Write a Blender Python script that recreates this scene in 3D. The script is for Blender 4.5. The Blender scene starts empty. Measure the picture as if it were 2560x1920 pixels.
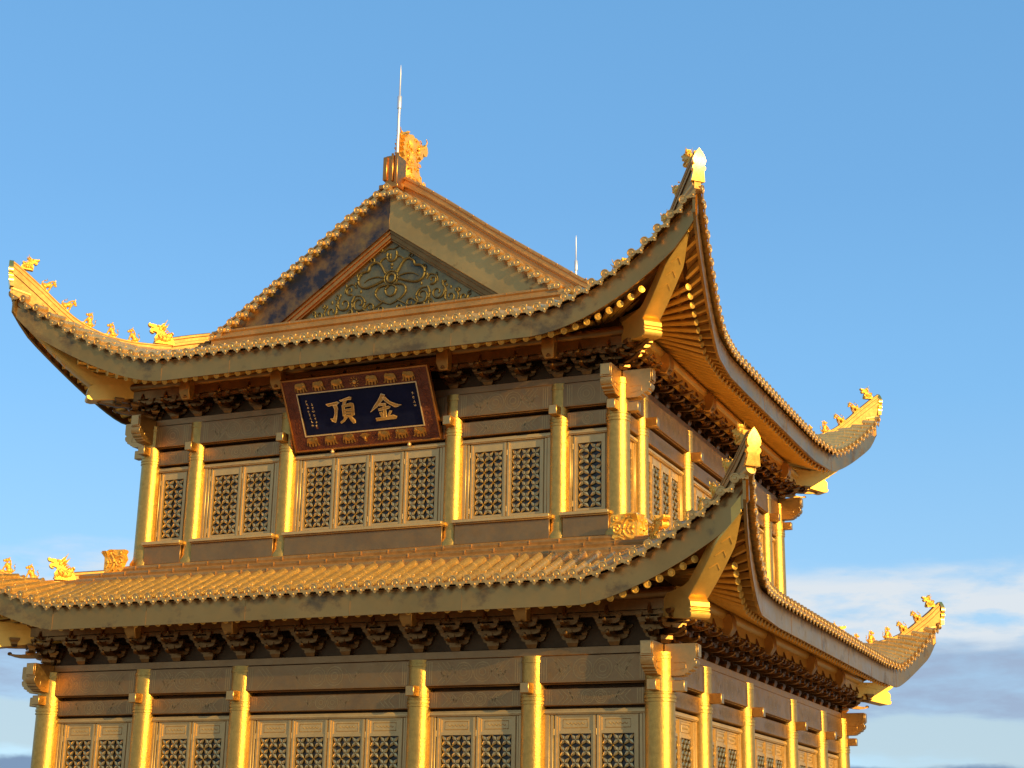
import bpy, bmesh, math, random
from mathutils import Vector, Matrix
random.seed(7)
R = math.radians
scene = bpy.context.scene
col = scene.collection
G = 4.85                      # the terrace lies 4.85 m below the ring line of the ground-floor columns (z = 0 in the plans below)

# ------------------------------------------------------------------ camera
cam_d = bpy.data.cameras.new('camera')
cam = bpy.data.objects.new('camera', cam_d); col.objects.link(cam)
cr = Vector((0.91745354, 0.39749104, 0.01672969)); cu = Vector((0.0986109, -0.26794124, 0.95837539)); cf = Vector((-0.3854282, 0.87761516, 0.28502059))
m = Matrix((cr, cu, -cf)).transposed().to_4x4(); m.translation = Vector((19.6437, -33.9089, -3.2141 + G))
cam.matrix_world = m
cam_d.sensor_width = 36.0; cam_d.lens = 36.0 * 3908.7 / 2560.0
cam_d.clip_start = 0.1; cam_d.clip_end = 20000
scene.camera = cam

# ------------------------------------------------------------------ light
SUN_AZ, SUN_EL = -25.0, 17.5     # azimuth from +X towards +Y, elevation (degrees)
sd = bpy.data.lights.new('sun', 'SUN'); sd.energy = 3.7; sd.angle = R(0.5); sd.color = (1.0, 0.66, 0.18)
so = bpy.data.objects.new('sun', sd); col.objects.link(so)
sv = Vector((math.cos(R(SUN_EL)) * math.cos(R(SUN_AZ)), math.cos(R(SUN_EL)) * math.sin(R(SUN_AZ)), math.sin(R(SUN_EL))))
so.rotation_euler = sv.to_track_quat('Z', 'Y').to_euler()
so.location = (60, -20, 30)

w = bpy.data.worlds.new('World'); scene.world = w; w.use_nodes = True
nt = w.node_tree; nt.nodes.clear(); N = nt.nodes.new; L = nt.links.new
out = N('ShaderNodeOutputWorld'); bg = N('ShaderNodeBackground'); sky = N('ShaderNodeTexSky')
sky.sky_type = 'NISHITA'; sky.sun_disc = False; sky.sun_elevation = R(SUN_EL); sky.sun_rotation = R(90 - SUN_AZ)
sky.altitude = 3000; sky.air_density = 1.0; sky.dust_density = 0.3; sky.ozone_density = 3.0
bg.inputs['Strength'].default_value = 0.15
# banks of cloud low over the horizon, drawn in the sky itself
tc = N('ShaderNodeTexCoord'); sep = N('ShaderNodeSeparateXYZ'); L(tc.outputs['Generated'], sep.inputs[0])
def math_n(op, a, b=None, c=None, clamp=False):
    n = N('ShaderNodeMath'); n.operation = op; n.use_clamp = clamp
    for i, v in enumerate((a, b, c)):
        if v is None: continue
        if isinstance(v, (int, float)): n.inputs[i].default_value = v
        else: L(v, n.inputs[i])
    return n.outputs[0]
def noise_n(vec, scale, detail=6, rough=.55):
    n = N('ShaderNodeTexNoise'); n.inputs['Scale'].default_value = scale; n.inputs['Detail'].default_value = detail; n.inputs['Roughness'].default_value = rough
    L(vec, n.inputs['Vector']); return n.outputs['Fac']
def mix_n(f, a, b):
    n = N('ShaderNodeMix'); n.data_type = 'RGBA'
    for s, v in ((n.inputs[0], f), (n.inputs[6], a), (n.inputs[7], b)):
        if isinstance(v, (int, float)): s.default_value = v
        elif isinstance(v, tuple): s.default_value = (*v, 1)
        else: L(v, s)
    return n.outputs[2]
def ramp_n(f, stops):
    n = N('ShaderNodeValToRGB'); e = n.color_ramp.elements
    while len(e) < len(stops): e.new(0.5)
    for el, (p_, c_) in zip(e, stops): el.position = p_; el.color = (*c_, 1)
    L(f, n.inputs[0]); return n.outputs[0]
Z = sep.outputs['Z']
# clear air above: the Nishita sky, a little paler in blue; below ten degrees banks of cloud
EXPO = 0.75
def disp(r, g, b):            # a display colour as the radiance that shows it at this exposure
    f = lambda v: ((v / 255 + .055) / 1.055) ** 2.4
    k = 0.15 * 2 ** EXPO
    return (f(r) / k, f(g) / k, f(b) / k)
el = math_n('MULTIPLY', math_n('ARCSINE', Z), 180 / math.pi)
def window(v, a0, a1, b1, b0):   # 0 at a0, 1 from a1 to b1, 0 at b0
    n = N('ShaderNodeMapRange'); n.interpolation_type = 'SMOOTHSTEP'; L(v, n.inputs[0]); n.inputs[1].default_value = a0; n.inputs[2].default_value = a1
    n2 = N('ShaderNodeMapRange'); n2.interpolation_type = 'SMOOTHSTEP'; L(v, n2.inputs[0]); n2.inputs[1].default_value = b1; n2.inputs[2].default_value = b0
    n2.inputs[3].default_value = 1; n2.inputs[4].default_value = 0
    return math_n('MULTIPLY', n.outputs[0], n2.outputs[0])
def mapped(sx, sy, sz, off=0):
    n = N('ShaderNodeMapping'); n.inputs['Scale'].default_value = (sx, sy, sz); n.inputs['Location'].default_value = (off, off * .7, off * .3); L(tc.outputs['Generated'], n.inputs[0]); return n.outputs[0]
n_big = noise_n(mapped(7, 7, 34), 1.0, 7, .55)
n_fine = noise_n(mapped(16, 16, 60, 3.1), 1.0, 7, .6)
n_bank = noise_n(mapped(9, 9, 20, 8.4), 1.0, 6, .55)
el_w = math_n('ADD', el, math_n('MULTIPLY', math_n('SUBTRACT', n_big, .5), 3.2))
gain = N('ShaderNodeMix'); gain.data_type = 'RGBA'; gain.blend_type = 'MULTIPLY'; gain.inputs[0].default_value = 1
elr = N('ShaderNodeMapRange'); L(el, elr.inputs[0]); elr.inputs[1].default_value = 0; elr.inputs[2].default_value = 40
L(sky.outputs[0], gain.inputs[6])
L(ramp_n(elr.outputs[0], [(0, (.72, .72, .72)), (.2, (.80, .84, .78)), (.45, (.92, 1.06, 1.0)), (.8, (.92, 1.10, 1.04))]), gain.inputs[7])
c = mix_n(.7, gain.outputs[2], ramp_n(elr.outputs[0], [(0, disp(190, 214, 230)), (.2, disp(162, 209, 242)), (.4, disp(132, 193, 242)), (.58, disp(119, 180, 234)), (.85, disp(111, 174, 229)), (1, disp(106, 169, 225))]))
c = mix_n(math_n('MULTIPLY', window(el_w, 2.6, 3.4, 4.2, 4.9), .8), c, disp(190, 212, 222))
c = mix_n(math_n('MULTIPLY', window(el_w, 4.2, 4.7, 6.6, 8.6), ramp_n(n_fine, [(.3, (.35,) * 3), (.6, (.95,) * 3)])), c, disp(160, 180, 208))
c = mix_n(math_n('MULTIPLY', window(el_w, 6.8, 7.8, 9.0, 10.2), ramp_n(n_fine, [(.34, (.15,) * 3), (.54, (1,) * 3)])), c, disp(222, 231, 239))
c = mix_n(window(math_n('ADD', el, math_n('MULTIPLY', math_n('SUBTRACT', n_bank, .5), 2.2)), -60, -50, 2.7, 3.0), c, disp(128, 154, 186))
# unseen thin cloud added behind the viewer to warm what the bronze front mirrors
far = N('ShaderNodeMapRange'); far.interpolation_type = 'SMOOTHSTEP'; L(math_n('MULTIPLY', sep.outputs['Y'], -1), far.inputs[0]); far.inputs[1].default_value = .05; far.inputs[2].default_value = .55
added_veil = noise_n(mapped(2.2, 2.2, 6, 5.2), 1.0, 7, .6)
c = mix_n(math_n('MULTIPLY', math_n('MULTIPLY', far.outputs[0], window(el, 2, 8, 45, 75)), ramp_n(added_veil, [(.3, (.12,) * 3), (.68, (.66,) * 3)])), c, disp(198, 190, 176))
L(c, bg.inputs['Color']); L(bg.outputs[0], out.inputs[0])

vs = scene.view_settings; vs.view_transform = 'Standard'; vs.look = 'None'; vs.exposure = EXPO; vs.gamma = 1.0

# ------------------------------------------------------------------ plan of the hall (metres; y = 0 is the front wall of the ground floor)
C5, A, B, BS, CS = 5.0, 3.0576, 2.9423, 3.9026, 4.7863
H2 = 7.014
INSET = 1.505
D = 2 * A + 2 * BS + CS
XL = C5 / 2 + B + A; XU = XL - INSET
class Level: pass
def level(X, y0, y1, z0, o0, o1, lo, rise, lr, p, ze, T):
    l = Level(); l.X, l.y0, l.y1, l.z0 = X, y0, y1, z0
    l.o0, l.o1, l.lo, l.rise, l.lr, l.p, l.ze, l.T = o0, o1, lo, rise, lr, p, ze, T
    l.o = lambda u: o0 + (o1 - o0) * max(0, 1 - max(u, 0) / lo) ** l.pw
    l.r = lambda u: rise * max(0, 1 - max(u, 0) / lr) ** p
    return l
LOW = level(XL, 0, D, 0, 1.9, 3.05, 4.0, 1.88, 4.3, 1.4, 2.60, 3.0)
UPP = level(XU, INSET, D - INSET, H2, 2.15, 3.15, 4.0, 2.25, 4.7, 1.6, 9.43, 2.7)
# the eaves along the flanks swing out over a longer run than those of the front
LOWS = level(XL, 0, D, 0, 2.15, 3.05, 6.0, 1.88, 4.0, 1.35, 2.60, 3.0)
UPPS = level(XU, INSET, D - INSET, H2, 2.2, 3.15, 6.4, 2.25, 4.5, 1.35, 9.43, 2.7)
LOW.pw = UPP.pw = 2.0; LOWS.pw = 1.7; UPPS.pw = 1.3
LOW.low = LOWS.low = True; UPP.low = UPPS.low = False
PROF = [(0, 0), (.75, .21), (1.5, .47), (3.05, 1.22), (3.75, 1.63), (4.35, 2.03), (5.25, 2.65), (6.15, 3.28), (7.05, 3.95), (7.9, 4.58), (9.3, 5.5)]
def S(d):
    if d <= 0: return d * .25
    for (a, za), (b, zb) in zip(PROF, PROF[1:]):
        if d <= b: return za + (zb - za) * (d - a) / (b - a)
    return PROF[-1][1]
PROF_LOW = [(0, 0), (.7, .31), (1.4, .65), (2.1, 1.0), (3.2, 1.54)]
def S_low(d):
    if d <= 0: return d * .3
    for (a, za), (b, zb) in zip(PROF_LOW, PROF_LOW[1:]):
        if d <= b: return za + (zb - za) * (d - a) / (b - a)
    return PROF_LOW[-1][1]
def zroof(l, u, d):
    if l.low:       # the skirt roof is steeper along the walls and flattens towards the hips
        t_ = max(0, min(1, (u - 2.2) / 3.0)); t_ = t_ * t_ * (3 - 2 * t_)
        return l.ze + l.r(u) * max(0, 1 - (max(d, 0) / l.T) ** 2) + S_low(d) * (.66 + .34 * t_)
    return zroof_up(l, u, d)
def zroof_up(l, u, d): return l.ze + l.r(u) * max(0, 1 - (max(d, 0) / l.T) ** 2) + (S(d - .25) + S(d) * 2 + S(d + .25)) / 4 - .01
class Side: pass
def side(l, i):
    s = Side(); s.l = l; s.i = i
    xm, ym = 0, (l.y0 + l.y1) / 2
    hx, hy = l.X, (l.y1 - l.y0) / 2
    s.H = hx if i % 2 == 0 else hy
    n = ((0, -1), (1, 0), (0, 1), (-1, 0))[i]; t = ((1, 0), (0, 1), (-1, 0), (0, -1))[i]
    off = hy if i % 2 == 0 else hx
    s.P = lambda a, k, z: Vector((xm + t[0] * a + n[0] * (off + k), ym + t[1] * a + n[1] * (off + k), z))
    s.n = Vector((*n, 0)); s.t = Vector((*t, 0))
    s.u = lambda a: s.H + l.o1 - abs(a)
    return s
SIDES = {('L', i): side(LOWS if i % 2 else LOW, i) for i in range(4)}; SIDES.update({('U', i): side(UPPS if i % 2 else UPP, i) for i in range(4)})
def diag(l, q):               # outward corner frame: q in fr, br, bl, fl -> P(k, lateral, z)
    sx, sy = {'fr': (1, -1), 'br': (1, 1), 'bl': (-1, 1), 'fl': (-1, -1)}[q]
    cx = sx * l.X; cy = l.y0 if sy < 0 else l.y1
    out_ = Vector((sx, sy, 0)); lat = Vector((-sy, sx, 0)) / math.sqrt(2)
    return lambda k, w_, z: Vector((cx, cy, z)) + out_ * k + lat * w_, out_.normalized(), lat

# ------------------------------------------------------------------ mesh builder
class MB:
    def __init__(self): self.v = []; self.f = []
    def add(self, vs_, fs_):
        o = len(self.v); self.v += [Vector(p) for p in vs_]; self.f += [tuple(i + o for i in f) for f in fs_]
    def box(self, c, s, ax=None, tap=(1, 1)):
        X, Y, Z_ = ax or (Vector((1, 0, 0)), Vector((0, 1, 0)), Vector((0, 0, 1)))
        c = Vector(c); hx, hy, hz = s[0] / 2, s[1] / 2, s[2] / 2
        p = []
        for z, tx, ty in ((-hz, 1, 1), (hz, tap[0], tap[1])):
            for x, y in ((-hx, -hy), (hx, -hy), (hx, hy), (-hx, hy)): p.append(c + X * x * tx + Y * y * ty + Z_ * z)
        self.add(p, [(0, 3, 2, 1), (4, 5, 6, 7), (0, 1, 5, 4), (1, 2, 6, 5), (2, 3, 7, 6), (3, 0, 4, 7)])
    def b2(self, x0, x1, y0, y1, z0, z1): self.box(((x0 + x1) / 2, (y0 + y1) / 2, (z0 + z1) / 2), (abs(x1 - x0), abs(y1 - y0), abs(z1 - z0)))
    def prism(self, pts, fn, w0, w1):      # pts: polygon (a, b); fn(a, b, w) -> point
        n = len(pts)
        v = [fn(a, b, w0) for a, b in pts] + [fn(a, b, w1) for a, b in pts]
        self.add(v, [tuple(range(n))[::-1], tuple(range(n, 2 * n))] + [(i, (i + 1) % n, n + (i + 1) % n, n + i) for i in range(n)])
    def grid(self, rows, closed=False):
        n = len(rows[0]); v = [p for r in rows for p in r]
        fs_ = []
        for i in range(len(rows) - 1):
            for j in range(n - (0 if closed else 1)):
                k = (j + 1) % n
                fs_.append((i * n + j, i * n + k, (i + 1) * n + k, (i + 1) * n + j))
        self.add(v, fs_)
    def tube(self, path, r, n=6, r2=None, caps=True):
        path = [Vector(p) for p in path]; rows = []
        for i, p in enumerate(path):
            t = (path[min(i + 1, len(path) - 1)] - path[max(i - 1, 0)]).normalized()
            a = t.cross(Vector((0, 0, 1)));
            if a.length < 1e-3: a = t.cross(Vector((1, 0, 0)))
            a.normalize(); b = a.cross(t)
            q = r if r2 is None else r + (r2 - r) * i / (len(path) - 1)
            rows.append([p + (a * math.cos(2 * math.pi * j / n) + b * math.sin(2 * math.pi * j / n)) * q for j in range(n)])
        self.grid(rows, True)
        if caps:
            o = len(self.v) - len(path) * n
            self.f.append(tuple(o + j for j in range(n))); self.f.append(tuple(o + (len(path) - 1) * n + j for j in range(n))[::-1])
    def lathe(self, prof, O, ax, n=12, cap=True):   # prof: (r, h) along axis
        ax = Vector(ax).normalized(); a = ax.cross(Vector((0, 0, 1)))
        if a.length < 1e-3: a = Vector((1, 0, 0))
        a.normalize(); b = ax.cross(a); O = Vector(O)
        rows = [[O + ax * h + (a * math.cos(2 * math.pi * j / n) + b * math.sin(2 * math.pi * j / n)) * r for j in range(n)] for r, h in prof]
        self.grid(rows, True)
        o = len(self.v) - len(rows) * n
        if cap:
            self.f.append(tuple(o + j for j in range(n))[::-1]); self.f.append(tuple(o + (len(rows) - 1) * n + j for j in range(n)))
    def ell(self, c, r, ax=None, n=8, m_=5):
        X, Y, Z_ = ax or (Vector((1, 0, 0)), Vector((0, 1, 0)), Vector((0, 0, 1)))
        c = Vector(c); rows = []
        for i in range(m_ + 1):
            th = math.pi * i / m_ - math.pi / 2; cr_ = max(math.cos(th), .02)
            rows.append([c + X * r[0] * cr_ * math.cos(2 * math.pi * j / n) + Y * r[1] * cr_ * math.sin(2 * math.pi * j / n) + Z_ * r[2] * math.sin(th) for j in range(n)])
        self.grid(rows, True)
    def mesh(self, name, dz=G, mats=(), angle=38, recalc=True):
        me = bpy.data.meshes.new(name); me.from_pydata([(p.x, p.y, p.z + dz) for p in self.v], [], self.f)
        if recalc:
            bm = bmesh.new(); bm.from_mesh(me); bmesh.ops.recalc_face_normals(bm, faces=bm.faces); bm.to_mesh(me); bm.free()
        me.polygons.foreach_set('use_smooth', [True] * len(me.polygons)); me.set_sharp_from_angle(angle=R(angle))
        for m_ in mats: me.materials.append(m_)
        return me
    def build(self, name, mat, parent=None, dz=G, bevel=0, angle=38, label=None, recalc=True):
        o = bpy.data.objects.new(name, self.mesh(name, dz, [mat], angle, recalc)); col.objects.link(o)
        if parent is not None:
            o.parent = parent
            if parent.get('is_root'): o.location = -parent.location
        if bevel:
            b = o.modifiers.new('bevel', 'BEVEL'); b.width = bevel; b.segments = 1; b.limit_method = 'ANGLE'; b.angle_limit = R(40)
        if label: o['label'] = label
        return o
def tag(o, label, cat, group=None):
    o['label'] = label; o['category'] = cat
    if group: o['group'] = group
    return o

# ------------------------------------------------------------------ materials
def metal(name, c1, c2, rough=(.28, .45), scale=1.2, bump=.08, bscale=30, stain_or_sheen=None, stain_or_sheen_at=(.58, .68), stain_or_sheen_map=(1, 1, 1), metallic=1.0, grain=0, streak=None, spec=.5):
    global nt, N, L
    mt = bpy.data.materials.new(name); mt.use_nodes = True; nt = mt.node_tree; N = nt.nodes.new; L = nt.links.new
    b = nt.nodes['Principled BSDF']; t = N('ShaderNodeTexCoord'); oc = t.outputs['Object']
    n1 = noise_n(oc, scale, 5, .6); n2 = noise_n(oc, scale * 6, 4, .6)
    f = ramp_n(math_n('ADD', math_n('MULTIPLY', n1, .65), math_n('MULTIPLY', n2, .35)), [(.36, (0,) * 3), (.64, (1,) * 3)])
    cc = mix_n(f, c1, c2); ro = N('ShaderNodeMapRange'); L(n2, ro.inputs[0]); ro.inputs[1].default_value = .3; ro.inputs[2].default_value = .7
    ro.inputs[3].default_value, ro.inputs[4].default_value = rough
    rr = ro.outputs[0]; met = metallic
    if stain_or_sheen:
        mp = N('ShaderNodeMapping'); mp.inputs['Scale'].default_value = stain_or_sheen_map; L(oc, mp.inputs[0])
        sm = ramp_n(noise_n(mp.outputs[0], .9, 8, .65), [(stain_or_sheen_at[0], (0,) * 3), (stain_or_sheen_at[1], (1,) * 3)])
        cc = mix_n(sm, cc, stain_or_sheen); rr = math_n('ADD', rr, math_n('MULTIPLY', sm, .15))
    L(cc, b.inputs['Base Color']); L(rr, b.inputs['Roughness'])
    b.inputs['Metallic'].default_value = metallic; b.inputs['Specular IOR Level'].default_value = spec
    h = noise_n(oc, bscale, 4, .6)
    if grain:
        h = math_n('ADD', h, math_n('MULTIPLY', noise_n(oc, grain, 2, .6), 1.0))
    bp = N('ShaderNodeBump'); bp.inputs['Strength'].default_value = bump; bp.inputs['Distance'].default_value = .03; L(h, bp.inputs['Height']); L(bp.outputs[0], b.inputs['Normal'])
    return mt
M = {}
M['fascia'] = metal('aged_bronze_board', (.33, .195, .064), (.45, .265, .088), (.30, .46), .5, .05, 8, stain_or_sheen=(.17, .12, .065), stain_or_sheen_at=(.54, .68), stain_or_sheen_map=(1.1, 1.1, 1.5), metallic=.94)
M['board'] = metal('aged_bronze_gable_board', (.43, .26, .088), (.57, .355, .12), (.34, .48), .6, .05, 8, stain_or_sheen=(.13, .11, .06), stain_or_sheen_at=(.58, .68), metallic=.88)
M['board_dark'] = metal('tarnished_gable_board', (.42, .22, .06), (.52, .27, .07), (.34, .48), .8, .05, 8, stain_or_sheen=(.055, .06, .08), stain_or_sheen_at=(.36, .56))
M['tile'] = metal('copper_gilt_tile', (.74, .49, .18), (.90, .62, .24), (.32, .48), 1.6, .05, 40, metallic=.85)
M['drip'] = metal('copper_gilt_tile_end', (.66, .42, .15), (.80, .52, .20), (.46, .60), 4, .2, 60)
M['ridge'] = metal('copper_gilt_ridge', (.46, .27, .10), (.60, .36, .14), (.56, .70), 1.4, .08, 30)
M['column'] = metal('grained_gilt_column', (.44, .275, .07), (.62, .39, .10), (.31, .46), 9, .22, 22, grain=42, metallic=.9)
M['beam'] = metal('bronze_beam', (.29, .165, .072), (.40, .23, .092), (.36, .52), .9, .12, 26, stain_or_sheen=(.24, .15, .07), stain_or_sheen_at=(.56, .75), metallic=.94)
M['relief'] = metal('engraved_bronze', (.52, .32, .12), (.64, .40, .155), (.34, .48), 2, .15, 40)
M['frame'] = metal('pale_bronze_frame', (.52, .35, .145), (.66, .45, .185), (.36, .50), 1.4, .05, 30, metallic=.7)
M['lattice'] = metal('bronze_lattice', (.56, .42, .19), (.70, .53, .24), (.32, .46), 3, .06, 40)
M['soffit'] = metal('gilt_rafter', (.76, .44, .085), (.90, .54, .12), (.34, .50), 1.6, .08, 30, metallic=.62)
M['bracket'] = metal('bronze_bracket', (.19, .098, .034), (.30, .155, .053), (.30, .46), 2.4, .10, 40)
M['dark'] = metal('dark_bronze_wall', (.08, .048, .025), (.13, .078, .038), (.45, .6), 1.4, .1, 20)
M['gold'] = metal('bright_gilding', (.90, .48, .06), (.97, .57, .10), (.32, .48), 3, .6, 26, metallic=.5)
M['gold_smooth'] = metal('smooth_gilding', (.90, .54, .12), (.97, .62, .16), (.20, .32), 2, .04, 20)
M['verdigris'] = metal('verdigris_panel', (.21, .165, .08), (.31, .235, .11), (.36, .52), 1.5, .35, 12, stain_or_sheen=(.10, .11, .09), stain_or_sheen_at=(.50, .66))
M['gable_relief'] = metal('worn_gilt_relief', (.15, .125, .065), (.22, .18, .08), (.58, .72), 2.5, .2, 30)
M['rust'] = metal('red_copper_trim', (.50, .21, .055), (.62, .29, .085), (.34, .48), 2, .08, 30)
M['pane'] = metal('dark_window_glass', (.022, .020, .014), (.034, .031, .022), (.10, .22), 1.2, .05, 3, metallic=0.0, spec=.3, stain_or_sheen=(.12, .075, .03), stain_or_sheen_at=(.58, .72))  # brown patches paint the warm light that some panes reflect
M['plaque_red'] = metal('red_carved_lacquer', (.12, .03, .013), (.19, .05, .02), (.30, .45), 5, .9, 38, metallic=.35)
M['plaque_blue'] = metal('dark_blue_lacquer', (.004, .006, .028), (.008, .011, .042), (.30, .42), 2, .02, 5, metallic=0.0, spec=.15)
M['char'] = metal('gilt_lettering', (.62, .32, .07), (.76, .42, .11), (.28, .4), 3, .1, 30, metallic=.7)
M['ele'] = metal('brown_gilt_elephant', (.46, .24, .06), (.60, .33, .09), (.34, .48), 4, .3, 30)
M['engraved'] = metal('engraved_line', (.40, .25, .105), (.52, .33, .135), (.4, .55), 3, .1, 40)
M['head'] = metal('bronze_beam_head', (.44, .23, .06), (.58, .31, .085), (.34, .5), 2.4, .1, 30, metallic=.8)
M['pale'] = metal('pale_gilt_edge', (.88, .62, .30), (.94, .70, .38), (.3, .4), 3, .05, 30, metallic=.6)
M['steel'] = metal('stainless_steel', (.72, .72, .74), (.80, .80, .82), (.34, .44), 2, .02, 10, metallic=.7)
M['stone'] = metal('plaza_stone', (.20, .175, .14), (.28, .24, .19), (.6, .8), .25, .2, 4, metallic=0.0)

# ------------------------------------------------------------------ ground
g = MB(); g.grid([[(-9000, -9000, -4.85), (9000, -9000, -4.85)], [(-9000, 9000, -4.85), (9000, 9000, -4.85)]])
gr = g.build('ground', M['stone']); gr['kind'] = 'structure'; gr['label'] = 'pale stone paving of the summit terrace around the hall'; gr['category'] = 'ground'

# ------------------------------------------------------------------ the hall
hall = bpy.data.objects.new('temple_hall', None); col.objects.link(hall); hall.location = (0, D / 2, 0); hall['is_root'] = True
tag(hall, 'two storey golden bronze temple hall with upswept double eaves and carved front gable', 'temple')
FX = [-XL, -C5 / 2 - B, -C5 / 2, C5 / 2, C5 / 2 + B, XL]
FXU = [-XU] + FX[1:5] + [XU]
SY = [0, A, A + BS, A + BS + CS, A + 2 * BS + CS, D]
SYU = [INSET] + SY[1:5] + [D - INSET]

# ---- columns
def column(x, y, r, base, zr, top, name='column'):
    mb = MB()
    mb.lathe([(r * 1.25, base), (r * 1.3, base + .12), (r * 1.02, base + .26), (r, base + .5), (r * .98, zr - .02), (r * 1.05, zr - .015), (r * 1.05, zr + .03), (r * 1.0, zr + .035), (r * 1.0, zr + .06), (r * 1.06, zr + .065),
              (r * 1.06, zr + .12), (r * 1.0, zr + .125), (r * 1.0, zr + .15), (r * 1.05, zr + .155), (r * 1.05, zr + .19), (r * .99, zr + .2), (r * .99, top - .16), (r * 1.04, top - .155), (r * 1.04, top - .10), (r, top - .095), (r, top)], (x, y, 0), (0, 0, 1), 28)
    return mb.build(name, M['column'], hall, angle=50)
RC = {'L': .30, 'U': .255}
def tenon(x, y, nx, ny, r, z, parent):
    mb = MB(); px, py = x + nx * (r + .13), y + ny * (r + .13)
    mb.box((px, py, z), (.22, .30, .24) if nx == 0 else (.30, .22, .24))
    return mb.build('tenon_block', M['relief'], parent, bevel=.012)
CORN = {(0, 0), (5, 0), (5, 5), (0, 5)}
for lev, xs, ys, z0, base in (('L', FX, SY, 0, -4.85), ('U', FXU, SYU, H2, H2 - 2.95)):
    r = RC[lev]
    for i, x in enumerate(xs):
        for j, y in enumerate(ys):
            if not (i in (0, 5) or j in (0, 5)): continue
            cor = (i, j) in CORN
            o = column(x, y, r * (1.16 if cor else 1), base, z0, z0 + 1.08)
            q = r * (1.1 if cor else 1)
            if j == 0: tenon(x, y, 0, -1, q, z0 + .33, o)
            if i == 5: tenon(x, y, 1, 0, q, z0 + .33, o)
            if j == 0 and i == 0: tenon(x, y, -1, 0, q, z0 + .33, o)
            if j == 5 and i == 5: tenon(x, y, 0, 1, q, z0 + .33, o)

# ---- walls, beams and the bays between the columns
def bay_frame(lev, side_i):   # map (along, outward, z) for the wall of a storey
    s = SIDES[(lev, side_i)]; return s
def local_cols(lev, i):
    s = SIDES[(lev, i)]
    if i % 2 == 0: c_ = FX if lev == 'L' else FXU
    else: c_ = [y - D / 2 for y in (SY if lev == 'L' else SYU)]
    return c_
def sbox(mb, s, a0, a1, k0, k1, z0, z1, ch=0):
    c = s.P((a0 + a1) / 2, (k0 + k1) / 2, (z0 + z1) / 2); mb.box(c, (abs(a1 - a0), abs(k1 - k0), abs(z1 - z0)), (s.t, s.n, Vector((0, 0, 1))))
def relief_beam(mb, s, a0, a1, k, z0, z1):
    """fine lines of the engraving: end bands, chevrons and hexagon medallions"""
    w_ = a1 - a0; zc = (z0 + z1) / 2; h = z1 - z0; kk = k + .004
    def line(pts, t_=.012):
        for (x0, y0), (x1, y1) in zip(pts, pts[1:]):
            l_ = math.hypot(x1 - x0, y1 - y0) or 1; nx, ny = -(y1 - y0) / l_ * t_, (x1 - x0) / l_ * t_
            mb.add([s.P(x0 + nx, kk, y0 + ny), s.P(x0 - nx, kk, y0 - ny), s.P(x1 - nx, kk, y1 - ny), s.P(x1 + nx, kk, y1 + ny)], [(0, 1, 2, 3)])
    am = (a0 + a1) / 2
    for e_, sg in ((a0, 1), (a1, -1)):
        for q in (.07, .13, .19):
            if w_ > .8: line([(e_ + sg * q, z0 + .03), (e_ + sg * q, z1 - .03)], .014)
        if w_ > 1.6:
            for q in (.34, .46, .58): line([(e_ + sg * q, z0 + .04), (e_ + sg * (q + h * .4), zc), (e_ + sg * q, z1 - .04)], .009)
    n = 1 if w_ < 1.6 else 2
    for c_ in ([0] if n == 1 else [-.42 * h, .42 * h]):
        for q, t_ in ((.40, .011), (.29, .007), (.15, .012)):
            line([(am + c_ + q * h * math.cos(R(30 * j)), zc + q * h * math.sin(R(30 * j))) for j in range(13)], t_)
    if w_ > 1.6:
        for sg in (-1, 1):
            line([(am + sg * h * (.95 + .1 * j), zc + .14 * h * math.sin(j * 1.3)) for j in range(8)], .008)
            line([(am + sg * h * (.9 + .1 * j), zc + .3 * h * math.cos(j * .9)) for j in range(8)], .007)

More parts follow.
